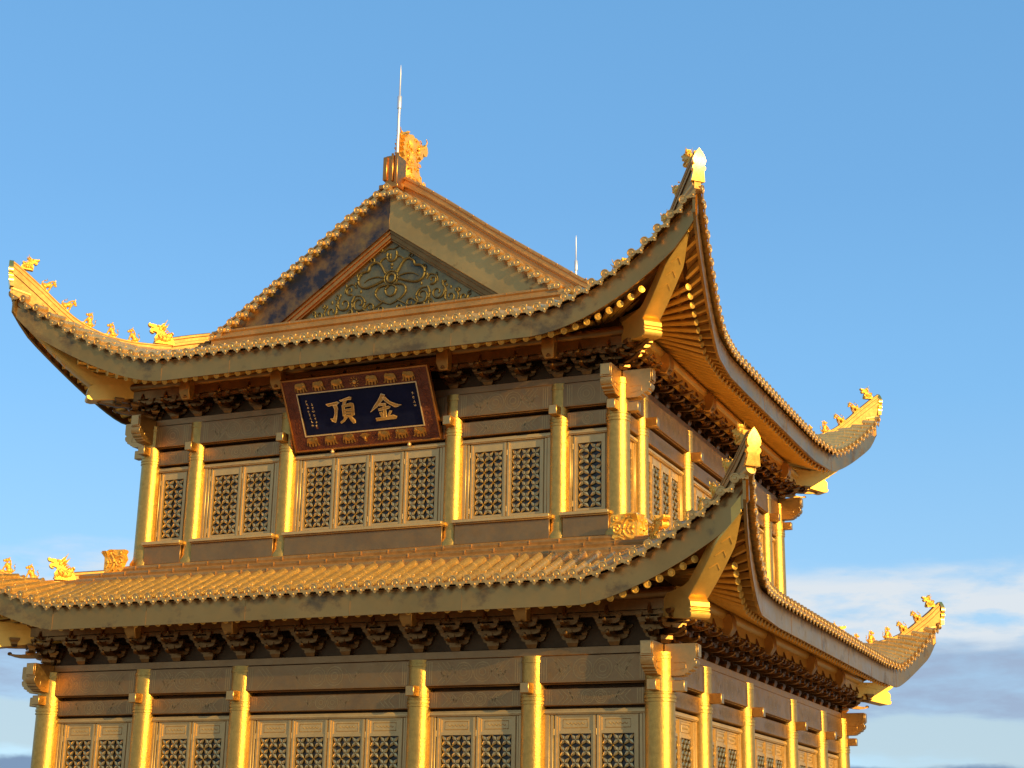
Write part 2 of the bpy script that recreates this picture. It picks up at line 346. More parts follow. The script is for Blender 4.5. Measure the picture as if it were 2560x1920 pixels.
# window leaf, built once per kind (x across, y = 0 the face, z up from the foot)
def leaf_meshes(w_, lat_w, z_lo, z_hi, foot, top, panel):
    f = MB(); st = (w_ - lat_w) / 2 - .008
    for sg in (-1, 1):
        x = sg * (w_ / 2 - .008 - st / 2)
        f.box((x, 0, (foot + top) / 2), (st, .07, top - foot)); f.box((x + sg * st * .18, -.045, (foot + top) / 2), (st * .42, .03, top - foot - .04))
        if sg < 0:
            for zz in (.14, .86):
                f.tube([(x - st * .5, -.045, foot + (top - foot) * zz - .07), (x - st * .5, -.045, foot + (top - foot) * zz + .07)], .018, 6)
    f.b2(-lat_w / 2, lat_w / 2, -.033, .033, foot, z_lo); f.b2(-lat_w / 2, lat_w / 2, -.033, .033, z_hi, z_hi + .07)
    if panel:
        f.b2(-lat_w / 2, lat_w / 2, -.012, .03, z_hi + .07, top - .05); f.b2(-lat_w / 2, lat_w / 2, -.033, .033, top - .05, top)
        zc = (z_hi + .07 + top - .05) / 2; q = (top - .05 - z_hi - .07) / 2 - .06
        f.tube([(-lat_w / 2 + .09, -.014, zc - q), (lat_w / 2 - .09, -.014, zc - q), (lat_w / 2 - .09, -.014, zc + q), (-lat_w / 2 + .09, -.014, zc + q), (-lat_w / 2 + .09, -.014, zc - q)], .010, 4, caps=False)
        f.tube([(-lat_w / 2 + .16 + t_ * .01 * (lat_w - .32) * 5, -.014, zc + .022 * math.sin(t_ * 1.6)) for t_ in range(21)], .009, 4, caps=False)
    else: f.b2(-lat_w / 2, lat_w / 2, -.033, .033, z_hi + .07, top)
    nx = max(1, round(lat_w / .26)); cw = lat_w / nx; nz = max(1, round((z_hi - z_lo) / .26)); ch = (z_hi - z_lo) / nz
    la = MB()
    def arc(t_): return .20 * math.sin(math.pi * t_) ** .8
    out_ = []
    for sd_ in range(4):
        for q in range(5):
            t_ = q / 5
            p = (-.5 + t_, -.5 + arc(t_))
            for _ in range(sd_): p = (-p[1], p[0])
            out_.append(p)
    for i in range(nx):
        for j in range(nz):
            cx = -lat_w / 2 + (i + .5) * cw; cz = z_lo + (j + .5) * ch
            for sx_ in (-1, 1):
                for sz_ in (-1, 1):
                    q_ = lambda a, b, y: (cx + sx_ * a * cw, y, cz + sz_ * b * ch)
                    o_ = [(.035, .035), (.035, .27), (.19, .365), (.36, .43), (.5, .5), (.43, .36), (.365, .19), (.27, .035)]
                    v = [q_(a, b, -.014 - (.012 if k in (0, 4) else 0)) for k, (a, b) in enumerate(o_)] + [q_(a, b, .02) for a, b in o_] + [q_(.25, .25, -.032)]
                    fs_ = [(k, (k + 1) % 8, 16) for k in range(8)] + [(k, 8 + k, 8 + (k + 1) % 8, (k + 1) % 8) for k in range(8)]
                    la.add(v, fs_ if sx_ * sz_ > 0 else [f_[::-1] for f_ in fs_])
            la.box((cx, .0, cz), (.09 * cw, .03, .09 * ch))
    pa = MB(); pa.b2(-lat_w / 2, lat_w / 2, .035, .045, z_lo, z_hi)
    return f.mesh('window_leaf', 0, [M['frame']], 30), la.mesh('lattice', 0, [M['lattice']], 15, recalc=False), pa.mesh('pane', 0, [M['pane']])
LEAVES = {}
def put_leaf(key, args, s, a, k, z):
    if key not in LEAVES: LEAVES[key] = leaf_meshes(*args)
    f, la, pa = LEAVES[key]
    o = bpy.data.objects.new('window_leaf', f); col.objects.link(o); o.parent = hall
    o.matrix_local = Matrix.Translation(s.P(a, k, z + G) - hall.location) @ Matrix((s.t, -s.n, (0, 0, 1))).transposed().to_4x4()
    for nm, me in (('lattice', la), ('pane', pa)):
        c_ = bpy.data.objects.new(nm, me); col.objects.link(c_); c_.parent = o
COUNT = {('L', 'f'): [2, 2, 4, 2, 2], ('U', 'f'): [1, 2, 4, 2, 1], ('L', 's'): [2, 3, 4, 3, 2], ('U', 's'): [1, 4, 5, 4, 1]}
for lev in 'LU':
    z0 = 0 if lev == 'L' else H2; r = RC[lev]
    for i in range(4):
        s = SIDES[(lev, i)]; cs_ = local_cols(lev, i)
        full = i in (0, 1)
        if i in (2, 3): cs_ = [cs_[0] * 1.0] + cs_[1:]
        # plate and wall behind the brackets
        mb = MB(); e_ = s.H + .12
        sbox(mb, s, -e_, e_, -.25, .16, z0 + 1.08, z0 + 1.27); mb.build('wall_plate', M['beam'], hall, bevel=.015)
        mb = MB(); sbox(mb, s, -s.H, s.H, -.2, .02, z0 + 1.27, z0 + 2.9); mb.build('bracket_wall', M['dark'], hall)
        mb = MB()
        if lev == 'L': sbox(mb, s, -s.H, s.H, -.22, -.14, -4.85, z0 + 1.08)
        else: sbox(mb, s, -s.H, s.H, -.22, -.12, z0 - 3.0, z0 + 1.08)
        mb.build('wall', M['dark'] if full else M['beam'], hall)
        for b_ in range(5):
            a0, a1 = cs_[b_], cs_[b_ + 1]; w_ = a1 - a0
            mb = MB(); sbox(mb, s, a0 + .12, a1 - .12, -.1, .2, z0 + .45, z0 + 1.075)
            sbox(mb, s, a0 + .12, a1 - .12, -.1, .16, z0 + .42, z0 + .45)
            nf = len(mb.f)
            if full: relief_beam(mb, s, a0 + .2, a1 - .2, .2, z0 + .47, z0 + 1.05)
            o = mb.build('tie_beam', M['beam'], hall, bevel=.03); o.data.materials.append(M['engraved'])
            for p_ in o.data.polygons[nf:]: p_.material_index = 1
            mb = MB(); sbox(mb, s, a0 + .2, a1 - .2, -.12, .10, z0 - .06, z0 + .34)
            nf = len(mb.f)
            if full: relief_beam(mb, s, a0 + r, a1 - r, .10, z0 - .05, z0 + .33)
            o = mb.build('tie_beam', M['beam'], hall, bevel=.02); o.data.materials.append(M['engraved'])
            for p_ in o.data.polygons[nf:]: p_.material_index = 1
            if not full: continue
            # frame of the bay
            x0, x1 = a0 + r - .02, a1 - r + .02
            if (b_ == 0 or b_ == 4): pass
            n = COUNT[(lev, 'f' if i == 0 else 's')][b_]
            mb = MB(); zb = -4.85 if lev == 'L' else z0 - 2.28
            sbox(mb, s, x0, x1, -.12, .03, z0 - .24, z0 - .12); sbox(mb, s, x0, x1, .03, .055, z0 - .215, z0 - .15)
            jw = max(.10, (x1 - x0 - n * 1.03) / 2) if not (lev == 'U' and i == 1 and n > 1) else .12
            sbox(mb, s, x0, x0 + jw * .55, -.12, .01, zb, z0 - .24); sbox(mb, s, x0 + jw * .6, x0 + jw - .01, -.12, -.01, zb, z0 - .24)
            sbox(mb, s, x1 - jw * .55, x1, -.12, .01, zb, z0 - .24); sbox(mb, s, x1 - jw + .01, x1 - jw * .6, -.12, -.01, zb, z0 - .24)
            mb.build('window_frame', M['frame'], hall, bevel=.008)
            if lev == 'U':
                mb = MB(); sbox(mb, s, a0 + .17, a1 - .12, -.1, .42, z0 - 2.37, z0 - 2.28); sbox(mb, s, a0 + .19, a1 - .14, -.1, .38, z0 - 2.40, z0 - 2.372)
                mb.build('window_sill', M['frame'], hall, bevel=.012)
                mb = MB(); sbox(mb, s, a0 + .2, a1 - .15, -.1, .30, z0 - 2.9, z0 - 2.402); mb.build('dado_panel', M['beam'], hall, bevel=.01)
            pitch = (x1 - x0 - 2 * jw) / n
            lw = pitch - .25
            for q in range(n):
                a = x0 + jw + pitch * (q + .5)
                if lev == 'U': put_leaf(('U', round(pitch, 2)), (pitch, lw, -2.12, -.45, -2.28, -.245, False), s, a, -.075, z0)
                else: put_leaf(('L', round(pitch, 2)), (pitch, lw, -2.75, -.67, -3.0, -.245, True), s, a, -.075, z0)
        if full and lev == 'L':
            for b_ in range(5):
                a0, a1 = cs_[b_] + r, cs_[b_ + 1] - r
                mb = MB(); sbox(mb, s, a0, a1, -.12, .0, -4.85, -3.005); mb.build('dado_panel', M['beam'], hall, bevel=.01)

# ---- carved beam ends at the corners
def beam_end(lev, P, n_, t_):
    pts = [(0, 0), (.74, 0), (.74, -.36), (.70, -.37), (.70, -.41), (.74, -.42), (.735, -.50), (.70, -.57), (.66, -.58), (.65, -.63), (.60, -.66), (.55, -.665), (.54, -.71), (.47, -.73), (.46, -.76), (.36, -.78), (0, -.78)]
    mb = MB(); fn = lambda a, b, w_: P + n_ * a + t_ * w_ + Vector((0, 0, b))
    pts = [(a, b * .92) for a, b in pts]
    mb.prism(pts, fn, -.15, .15)
    mb.prism([(.75, -.02), (.775, -.02), (.775, -.30), (.75, -.30)], fn, -.12, .12)
    for sg in (-1, 1):
        w0, w1 = (.15, .16) if sg > 0 else (-.16, -.15)
        mb.prism([(.2, -.42), (.5, -.42), (.5, -.56), (.2, -.6), (.2, -.585), (.485, -.545), (.485, -.435), (.2, -.435)], fn, w0, w1)
    return mb.build('carved_beam_end', M['relief'], hall, bevel=.012)
for lev in 'LU':
    z0 = 0 if lev == 'L' else H2
    for i in range(4):
        s = SIDES[(lev, i)]
        for sg in (-1, 1):
            if i == 2 and sg > 0: continue
            P = s.P(sg * s.H, .17, z0 + 1.26); beam_end(lev, P, s.n, s.t)

# ---- bracket sets
def bracket_mesh(scale=1.0):
    mb = MB()
    def dou(x, y, z, w_=.15, h=.11): mb.box((x, y, z + h * .25), (w_ * .7, w_ * .7, h * .5), tap=(1.35, 1.35)); mb.box((x, y, z + h * .75), (w_, w_, h * .5))
    dou(0, -.04, 0, .3, .17)
    def arm(y, z, L_, h=.11, t_=.09):
        pts = [(-L_, h), (L_, h), (L_, h * .55), (L_ * .86, h * .2), (L_ * .6, 0), (-L_ * .6, 0), (-L_ * .86, h * .2), (-L_, h * .55)]
        mb.prism(pts, lambda a, b, w_: Vector((a, y + w_, z + b)), -t_ / 2, t_ / 2)
    arm(-.04, .15, .30); arm(-.04, .36, .42)
    arm(-.36, .30, .30); arm(-.62, .44, .30)
    for x in (-.27, .27): dou(x, -.04, .26); dou(x, -.36, .41); dou(x, -.62, .55)
    dou(0, -.36, .24); dou(0, -.62, .42)
    def beak(y0, z0_, ln, drop):
        top = []; bot = []
        for q in range(9):
            t_ = q / 8
            z = z0_ - drop * (t_ ** .8) * (1.25 - .25 * t_) + (.16 * max(0, t_ - .72) / .28 * max(0, t_ - .6))
            th = .17 * (1 - t_) ** .8 + .035
            y = y0 - ln * t_
            top.append((y, z + th * .5)); bot.append((y, z - th * .5))
        mb.prism(top + bot[::-1], lambda a, b, w_: Vector((w_, a, b)), -.055, .055)
        mb.ell((0, y0 - ln, top[-1][1] - .0), (.05, .04, .05), n=6, m_=4)
    beak(0, .34, .66, .16); beak(0, .60, .92, .18)
    mb.prism([(-.2, .55), (-.66, .62), (-.74, .70), (-.70, .80), (-.2, .80)], lambda a, b, w_: Vector((w_, a, b)), -.05, .05)
    mb.box((0, -.74, .74), (.05, .05, .22), (Vector((1, 0, 0)), Vector((0, .9, -.35)), Vector((0, .35, .9))))
    for x in (-.2, .2): mb.box((x, -.5, .74), (.05, .3, .12))
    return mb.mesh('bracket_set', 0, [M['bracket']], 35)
BM = bracket_mesh()
def put_bracket(s, a, k, z, yaw=0, sc=1.0, scz=1.0):
    o = bpy.data.objects.new('bracket_set', BM); col.objects.link(o); o.parent = hall
    rot = Matrix((s.t, -s.n, (0, 0, 1))).transposed().to_4x4() @ Matrix.Rotation(yaw, 4, 'Z') @ Matrix.Diagonal((1, sc, scz, 1))
    o.matrix_local = Matrix.Translation(s.P(a, k, z + G) - hall.location) @ rot
for lev in 'LU':
    z0 = (0 if lev == 'L' else H2) + 1.27; scz = 1.0 if lev == 'L' else .78; sck = .92
    for i in range(4):
        s = SIDES[(lev, i)]; cs_ = local_cols(lev, i)
        if i in (0, 1):
            pos = []
            for a0, a1 in zip(cs_, cs_[1:]):
                n = max(1, round((a1 - a0) / .99)); pos += [a0 + (a1 - a0) * q / n for q in range(n)]
            pos.append(cs_[-1])
        elif i == 3: pos = [s.H, s.H - 1.0, s.H - 2.0]
        else: pos = [-s.H, -s.H + 1.0]
        for a in pos: put_bracket(s, a, .02, z0, 0, sck, scz)
    for i in range(4):
        if i == 2: continue
        s = SIDES[(lev, i)]; put_bracket(s, -s.H if i != 0 else -s.H, .02, z0, -R(45), 1.75, scz)
    s = SIDES[(lev, 1)]; put_bracket(s, s.H, .02, z0, R(45), 1.75, scz)

# ------------------------------------------------------------------ roofs
roofs = {}
for lev in 'LU':
    ro = bpy.data.objects.new('roof', None); col.objects.link(ro); ro.parent = hall; ro.location = -hall.location
    ro['label'] = 'upper roof with carved gable and upswept corners' if lev == 'U' else 'lower skirt roof with upswept corners'
    roofs[lev] = ro
GY = 0.5                                        # the gable stands half a metre inside the front wall
def surf(s, a, d):
    l = s.l; u = s.u(a); return s.P(a, l.o(u) - d, zroof(l, u, d))
def kend(s, a):
    l = s.l; h = abs(a) - s.H
    if l.low: return max(h, -1.2)
    if s.i % 2 == 0: return max(h, -GY)
    return h if h > -.9 else -XU
TS = .366
def row_frame(s, a, d):
    p = surf(s, a, d); T = (surf(s, a, d + .05) - surf(s, a, d - .05)).normalized(); W = (surf(s, a + .05, d) - surf(s, a - .05, d))
    W = (W - T * W.dot(T)).normalized(); Nn = W.cross(T)
    if Nn.z < 0: Nn = -Nn
    return p, T, W, Nn
def tile_roof(s, parent):
    l = s.l; amax = s.H + l.o1 - .1
    mb = MB()
    # pan surface
    zones = [(-amax, amax)] if not (not l.low and s.i % 2) else [(-amax, -s.H + .9), (-s.H + .9, s.H - .9), (s.H - .9, amax)]
    for z0, z1 in zones:
        n = max(4, int((z1 - z0) / .3)); rows = []
        for i in range(n + 1):
            a = z0 + (z1 - z0) * i / n; am = min(max(a, z0 + .01), z1 - .01)
            dm = max(.05, l.o(s.u(a)) - kend(s, am)); m_ = 10 if dm > 4 else 6
            rows.append([surf(s, a, dm * j / 10) for j in range(11)])
        mb.grid(rows)
    # cover tiles in courses, each a little wider at its lower end
    nrow = int(amax / TS); A_ = [(j + .5) * TS for j in range(-nrow - 1, nrow + 1)]
    A_ = [a for a in A_ if abs(a) < amax - .02]
    for a in A_:
        dm = l.o(s.u(a)) - (max(kend(s, a), .26) if l.low else kend(s, a)) - .02
        if dm < .12: continue
        nseg = max(1, round(dm / .6))
        for q in range(nseg):
            rows = []
            for d, r in ((dm * q / nseg, .101), (dm * (q + 1) / nseg, .096)):
                p, T, W, Nn = row_frame(s, a, d)
                rows.append([p + W * r * math.cos(math.pi * t_ / 6) + Nn * (r * 1.55 * math.sin(math.pi * t_ / 6) - .01) for t_ in range(7)])
            mb.grid(rows)
            if q == nseg - 1: o = len(mb.v) - 7; mb.f.append(tuple(range(o, o + 7)))
            else: pass
            o = len(mb.v) - 14; mb.f.append(tuple(range(o, o + 7)))
    # round tile ends, drip tiles and nail caps along the eave
    nf = len(mb.f)
    for a in A_:
        p, T, W, Nn = row_frame(s, a, 0)
        outw = (-T * .35 + s.n).normalized(); c = p + Nn * .055
        mb.lathe([(.094, -.04), (.108, .0), (.108, .03), (.088, .034), (.080, .018), (.045, .020), (.035, .034), (.012, .036)], c, outw, 12)
        if abs(a) < amax - .15:
            p2, T2, W2, N2 = row_frame(s, a, .22); mb.ell(p2 + N2 * .165, (.026, .026, .034), n=6, m_=4)
    for a in [(j) * TS for j in range(-nrow - 1, nrow + 2)]:
        if abs(a) > amax - .05: continue
        p, T, W, Nn = row_frame(s, a, 0)
        dn = -Nn; dn = (dn - s.n * dn.dot(s.n) * .7).normalized(); c = p + s.n * .02 + Nn * .03
        pts = [(-.135, .0), (-.15, .05), (-.135, .085), (-.10, .085), (-.09, .125), (-.05, .13), (-.035, .165), (0, .195), (.035, .165), (.05, .13), (.09, .125), (.10, .085), (.135, .085), (.15, .05), (.135, 0), (.07, .03), (0, .04), (-.07, .03)]
        mb.prism(pts, lambda a_, b_, w_: c + W * a_ + dn * b_ + s.n * w_, 0, .025)
        mb.ell(c + dn * .105 + s.n * .03, (.026, .02, .03), (W, s.n, dn), n=6, m_=4)
    o = mb.build('tile_field', M['tile'], parent, angle=45); o.data.materials.append(M['drip'])
    for p_ in o.data.polygons:
        if p_.index >= nf: p_.material_index = 1
FB = lambda l, u: l.ze - .06 + l.r(u) - (.57 + .22 * max(0, 1 - u / l.lr) ** 2) * (1 - .42 * max(0, 1 - u / .9) ** 1.5)       # underside of the eave board
def eave(s, parent):
    l = s.l; am = s.H + l.o1 - .14
    ab = s.H + l.o1 - l.lr
    xs = [-am + (am - ab) * i / 14 for i in range(14)] + [-ab + 2 * ab * i / 8 for i in range(9)] + [ab + (am - ab) * (i + 1) / 14 for i in range(14)]
    rows = []
    for a in xs:
        u = s.u(a); k = l.o(u) - .14; zt = l.ze - .06 + l.r(u); zb = FB(l, u)
        rows.append([s.P(a, k, zt), s.P(a, k, zb), s.P(a, k - .02, zb - .0), s.P(a, k - .07, zb + .01), s.P(a, k - .07, zt)])
    mb = MB(); mb.grid(rows, True); n_ = len(rows[0]); mb.f.append(tuple(range(n_))); mb.f.append(tuple(range(len(mb.v) - n_, len(mb.v))))
    for a in [-ab, ab] + [-ab + 2 * ab * q / 5 for q in (1, 2, 3, 4)]:      # lapped joints of the board
        u = s.u(a); k = l.o(u) - .14; sbox(mb, s, a - .012, a + .012, k, k + .006, FB(l, u) + .01, l.ze - .08)
    mb.build('eave_board', M['fascia'], parent, angle=30)
    # rafters
    zd = l.z0 + (2.06 if l.low else 1.86)
    fan0 = s.H - .8
    def tgt(a):
        q = abs(a); t_ = q if q < fan0 else fan0 + (q - fan0) * .22
        return math.copysign(t_, a)
    kin = -.12; zin = zd + .84
    def outer_round(a):     # end of the round rafter under eave station a
        u = s.u(a); k = (l.o0 - .45) + .8 * (l.o(u) - l.o0); return k, zd + .68 * l.r(u)
    nrow = int((s.H + l.o1) / .335); st = [(j + .5) * .335 for j in range(-nrow, nrow)]
    rr = MB(); fl = MB()
    for a in st:
        if abs(a) > s.H + l.o1 - .35: continue
        u = s.u(a); kf = l.o(u) - .2; zf = FB(l, u) + .12 + (.1 if abs(a) > ab else .0)
        at = tgt(a)
        # straight line in plan from the eave to the inner target
        f_ = lambda k: (k - kin) / (kf - kin)
        pl = lambda k: at + (a - at) * f_(k)
        kr, zr = outer_round(a)
        if abs(a) < s.H + l.o1 - 1.3:
            aR = pl(kr)
            p0 = s.P(aR, kr, zr); p1 = s.P(at, kin, zin)
            rr.tube([p0, p1], .068, 10)
            d_ = (p0 - p1).normalized(); rr.lathe([(.078, 0), (.086, 0), (.086, .022), (.06, .026), (.05, .016), (.02, .022)], p0, d_, 12)
        km = kr - .45; zm = zr + (zin - zr) * (kr - km) / (kr - kin) + .15
        p0 = s.P(a, kf, zf); p1 = s.P(pl(km), km, zm)
        if abs(a) >= s.H + l.o1 - 1.3: km = .25; p1 = s.P(pl(km), km, zr + (zin - zr) * .8 + .15)
        d_ = (p1 - p0); ln = d_.length; d_.normalize(); sd_ = d_.cross(Vector((0, 0, 1))).normalized(); up = sd_.cross(d_)
        fl.box((p0 + p1) / 2, (ln, .095, .13), (d_, sd_, up))
    rr.build('round_rafters', M['soffit'], parent, angle=40); fl.build('flying_rafters', M['soffit'], parent)
    # boarding over the rafters
    rows = []
    n = 60
    for i in range(n + 1):
        a = -am + 2 * am * i / n; u = s.u(a); kf = l.o(u) - .17; at = tgt(a); kr, zr = outer_round(a); zf = FB(l, u) + .2 + (.1 if abs(a) > ab else 0)
        pl = lambda k: at + (a - at) * (k - kin) / (kf - kin)
        km = kr - .1; zm = zr + (zin - zr) * (kr - km) / (kr - kin) + .1
        rows.append([s.P(a, kf, zf), s.P(pl(kr), kr, max(zm + .12, zf * .4 + (zm + .1) * .6)), s.P(pl(km), km, zm + .03), s.P(at, kin, zin + .13)])
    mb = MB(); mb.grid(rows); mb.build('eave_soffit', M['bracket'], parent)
    # purlin, its boards and the batten on the round rafter ends
    mb = MB(); e_ = s.H + .6
    zp = zd + .28
    mb.tube([s.P(-e_, .62, zp), s.P(e_, .62, zp)], .14, 12); sbox(mb, s, -e_, e_, .57, .67, zp - .36, zp - .13); sbox(mb, s, -e_ + .05, e_ - .05, .5, .60, zp - .47, zp - .37)
    mb.build('eave_purlin', M['soffit'] if s.i == 1 else M['bracket'], parent)  # right flank gilt, other sides dark: sunlight and shade set in the colour
def hanging(lev):
    for i in (0, 1):
        s = SIDES[(lev, i)]; z = (2.02 if lev == 'L' else H2 + 1.80) + .30
        for a in local_cols(lev, i)[1:5]:
            mb = MB(); pts = [(.15, 0), (.86, .02), (.92, -.12), (.92, -.34), (.80, -.52), (.15, -.40)]
            mb.prism(pts, lambda k, b, w_: s.P(a + w_ * (1 - .25 * (b < -.45)), k, z + b), -.17, .17)
            mb.build('beam_head', M['head'], hall, bevel=.015)

RIDGE_TOP = {'U': ([(-.95, 11.16), (-.55, 11.02), (-.2, 10.88)], [(-.22, 10.64), (.3, 10.60), (.76, 10.62), (1.23, 10.75), (1.69, 11.03), (2.06, 11.40), (2.44, 11.85), (2.75, 12.2), (2.95, 12.42), (3.06, 12.52)]),
             'L': ([(-1.05, 4.02), (-.6, 3.92), (-.2, 3.84)], [(-.22, 3.62), (.3, 3.55), (.68, 3.58), (1.04, 3.70), (1.53, 3.88), (1.96, 4.15), (2.37, 4.54), (2.7, 4.88), (2.9, 5.12), (3.02, 5.26)])}
HP = [(0, 0), (.05, .015), (.085, .07), (.085, .16), (.065, .20), (.065, .34), (.11, .38), (.11, .50), (.08, .54), (.08, .74), (.125, .78), (.125, 1)]
def ridge_sweep(mb, fn, path, depth, wide=1.0):    # fn(k, w, z)
    rows = []
    for i, (k, z) in enumerate(path):
        dp = depth(k)
        half = [(w_ * wide, z - t_ * dp) for w_, t_ in HP]
        rows.append([fn(k, -w_, zz) for w_, zz in half[::-1]] + [fn(k, w_, zz) for w_, zz in half[1:]])
    mb.grid(rows)
    for rw in (0, len(rows) - 1):
        o = len(mb.v) - len(rows) * len(rows[0]) + rw * len(rows[0]); mb.f.append(tuple(range(o, o + len(rows[0]))))
def smooth_path(p, n=4):
    o = []
    for i in range(len(p) - 1):
        p0 = p[max(i - 1, 0)]; p1 = p[i]; p2 = p[i + 1]; p3 = p[min(i + 2, len(p) - 1)]
        for q in range(n):
            t_ = q / n
            o.append(tuple(.5 * ((2 * p1[c]) + (-p0[c] + p2[c]) * t_ + (2 * p0[c] - 5 * p1[c] + 4 * p2[c] - p3[c]) * t_ ** 2 + (-p0[c] + 3 * p1[c] - 3 * p2[c] + p3[c]) * t_ ** 3) for c in range(2)))
    return o + [p[-1]]
def hip(lev, q, parent):
    l = LOW if lev == 'L' else UPP
    fn, dv, lat = diag(l, q); rear, front = RIDGE_TOP[lev]
    mb = MB()
    ridge_sweep(mb, fn, smooth_path(front, 4), lambda k: .34 + .06 * max(0, min(1, (k - 1.2) / 1.6)), .95)
    web = smooth_path(front, 4)
    rows = []
    for k, z in web:
        zlow = l.ze + l.r(max(0, l.o1 - k)) - .06
        rows.append([fn(k, w_, zz) for w_, zz in ((-.085, z - .2), (-.085, min(zlow, z - .3)), (.085, min(zlow, z - .3)), (.085, z - .2))])
    mb.grid(rows, True); o = len(mb.v) - 4; mb.f.append((o, o + 1, o + 2, o + 3))
    ridge_sweep(mb, fn, smooth_path(rear, 2), lambda k: .62, 1.05)
    mb.build('hip_ridge', M['ridge'], parent, angle=40)
    # end plate of the hip
    z1 = front[-1][1]; kt = 3.09
    sil = [(0, .02), (.055, -.06), (.115, -.17), (.145, -.27), (.135, -.35), (.105, -.40), (.145, -.44), (.15, -.49), (.115, -.54), (.13, -.64), (.155, -.79)]
    poly = sil + [(-a, b) for a, b in sil[::-1] if a > 0]
    bow = lambda b: .0 + .10 * (1 - ((b + .38) / .42) ** 2)
    rows = []
    mb = MB()
    rows = [[fn(kt + (.05 - .18 * (b + .1) ** 2) / 1.414 + .02, 1.15 * a * f, z1 + b) for f in (-1, -.5, 0, .5, 1)] for a, b in sil]
    rows2 = [[fn(kt - .05 / 1.414 - (.12 * (b + .1) ** 2), a * f, z1 + b) for f in (-1, -.5, 0, .5, 1)] for a, b in sil]
    mb.grid(rows); mb.grid(rows2)
    for e_ in (0, 4): mb.grid([[r[e_] for r in rows], [r[e_] for r in rows2]])
    mb.grid([rows[-1], rows2[-1]])
    mb.build('hip_end_plate', M['gold_smooth'], parent, angle=50)
    mb = MB(); c = fn(kt - .08, 0, z1 - .84); mb.lathe([(.10, -.5), (.10, 0), (.115, .0), (.115, .03), (.09, .035), (.08, .02), (.03, .03)], c, dv + Vector((0, 0, .25)), 14)
    mb.build('corner_tile', M['drip'], parent)
    # corner beams
    z0 = l.z0 - (0 if lev == 'U' else .04)
    bot = [(.5, 2.0), (1.2, 2.06), (1.5, 2.28), (1.8, 2.58), (2.1, 2.92), (2.4, 3.28), (2.72, 3.64)]
    mb = MB(); rows = []
    for k, z in smooth_path(bot, 3):
        zt = z + .34; wd = max(.015, min(.235, .46 * (2.74 - k)))
        rows.append([fn(k, -wd, z0 + zt), fn(k, -wd, z0 + z), fn(k, -wd + .03, z0 + z - .02), fn(k, wd - .03, z0 + z - .02), fn(k, wd, z0 + z), fn(k, wd, z0 + zt)])
    mb.grid(rows, True)
    o = len(mb.v) - 6; mb.f.append(tuple(range(o, o + 6)))
    for kk in (1.95, 2.15, 2.35):      # engraved chevrons
        zz = lambda k: [z for z in [None]] and 0
        def zb(k):
            for (a, za), (b, zb_) in zip(bot, bot[1:]):
                if a <= k <= b: return za + (zb_ - za) * (k - a) / (b - a)
        mb.tube([fn(kk - .09, -.13, z0 + zb(kk - .09) - .028), fn(kk, 0, z0 + zb(kk) - .028), fn(kk - .09, .13, z0 + zb(kk - .09) - .028)], .012, 4)
    mb.build('corner_beam', M['soffit'], parent, bevel=.0, angle=45)
    mb = MB(); wd = .24
    prof = [(-.3, 2.34), (1.30, 2.12), (1.385, 2.02), (1.40, 1.90), (1.375, 1.89), (1.375, 1.865), (1.40, 1.855), (1.40, 1.825), (1.375, 1.815), (1.375, 1.79), (1.41, 1.78), (1.405, 1.71), (1.38, 1.67), (1.30, 1.65), (1.1, 1.69), (.6, 1.80), (-.3, 1.95)]
    mb.prism(prof, lambda a, b, w_: fn(a, w_, z0 + b), -wd, wd)
    mb.build('corner_beam', M['soffit'], parent, bevel=.01)

for lev in 'LU':
    for i in range(4): tile_roof(SIDES[(lev, i)], roofs[lev]); eave(SIDES[(lev, i)], roofs[lev])
    for q in ('fr', 'br', 'fl', 'bl'): hip(lev, q, roofs[lev])
    hanging(lev)

# ---- band of ridge tiles where the lower roof meets the upper wall
for i in range(4):
    s = SIDES[('L', i)]; mb = MB(); e_ = s.H - 1.12
    prof = [(-1.6, 4.24), (-1.30, 4.22), (-1.26, 4.19), (-1.24, 4.13), (-1.20, 4.11), (-.86, 4.03), (-.79, 4.01), (-.75, 3.95), (-.77, 3.90), (-.72, 3.87), (-.36, 3.79), (-.28, 3.77), (-.23, 3.71), (-.25, 3.66), (-.20, 3.63), (.02, 3.57), (.10, 3.55), (.14, 3.49), (.13, 3.44), (.18, 3.42), (.23, 3.40), (.24, 3.26), (-.2, 3.1), (-1.6, 3.2)]
    rows = []
    for a in (-1, 1): rows.append([s.P(a * (s.H + k), k, z) for k, z in prof])
    mb.grid(rows)
    n = int(2 * e_ / .75)
    for q in range(n + 1):
        a = -e_ + 2 * e_ * q / n
        for k, z0_, z1_ in ((-.765, 3.91, 4.005), (-.245, 3.67, 3.765), (.125, 3.45, 3.545)): sbox(mb, s, a + .13 * k - .008, a + .13 * k + .008, k - .05, k + .03, z0_, z1_)
    mb.build('ridge_band', M['ridge'], roofs['L'], angle=40)

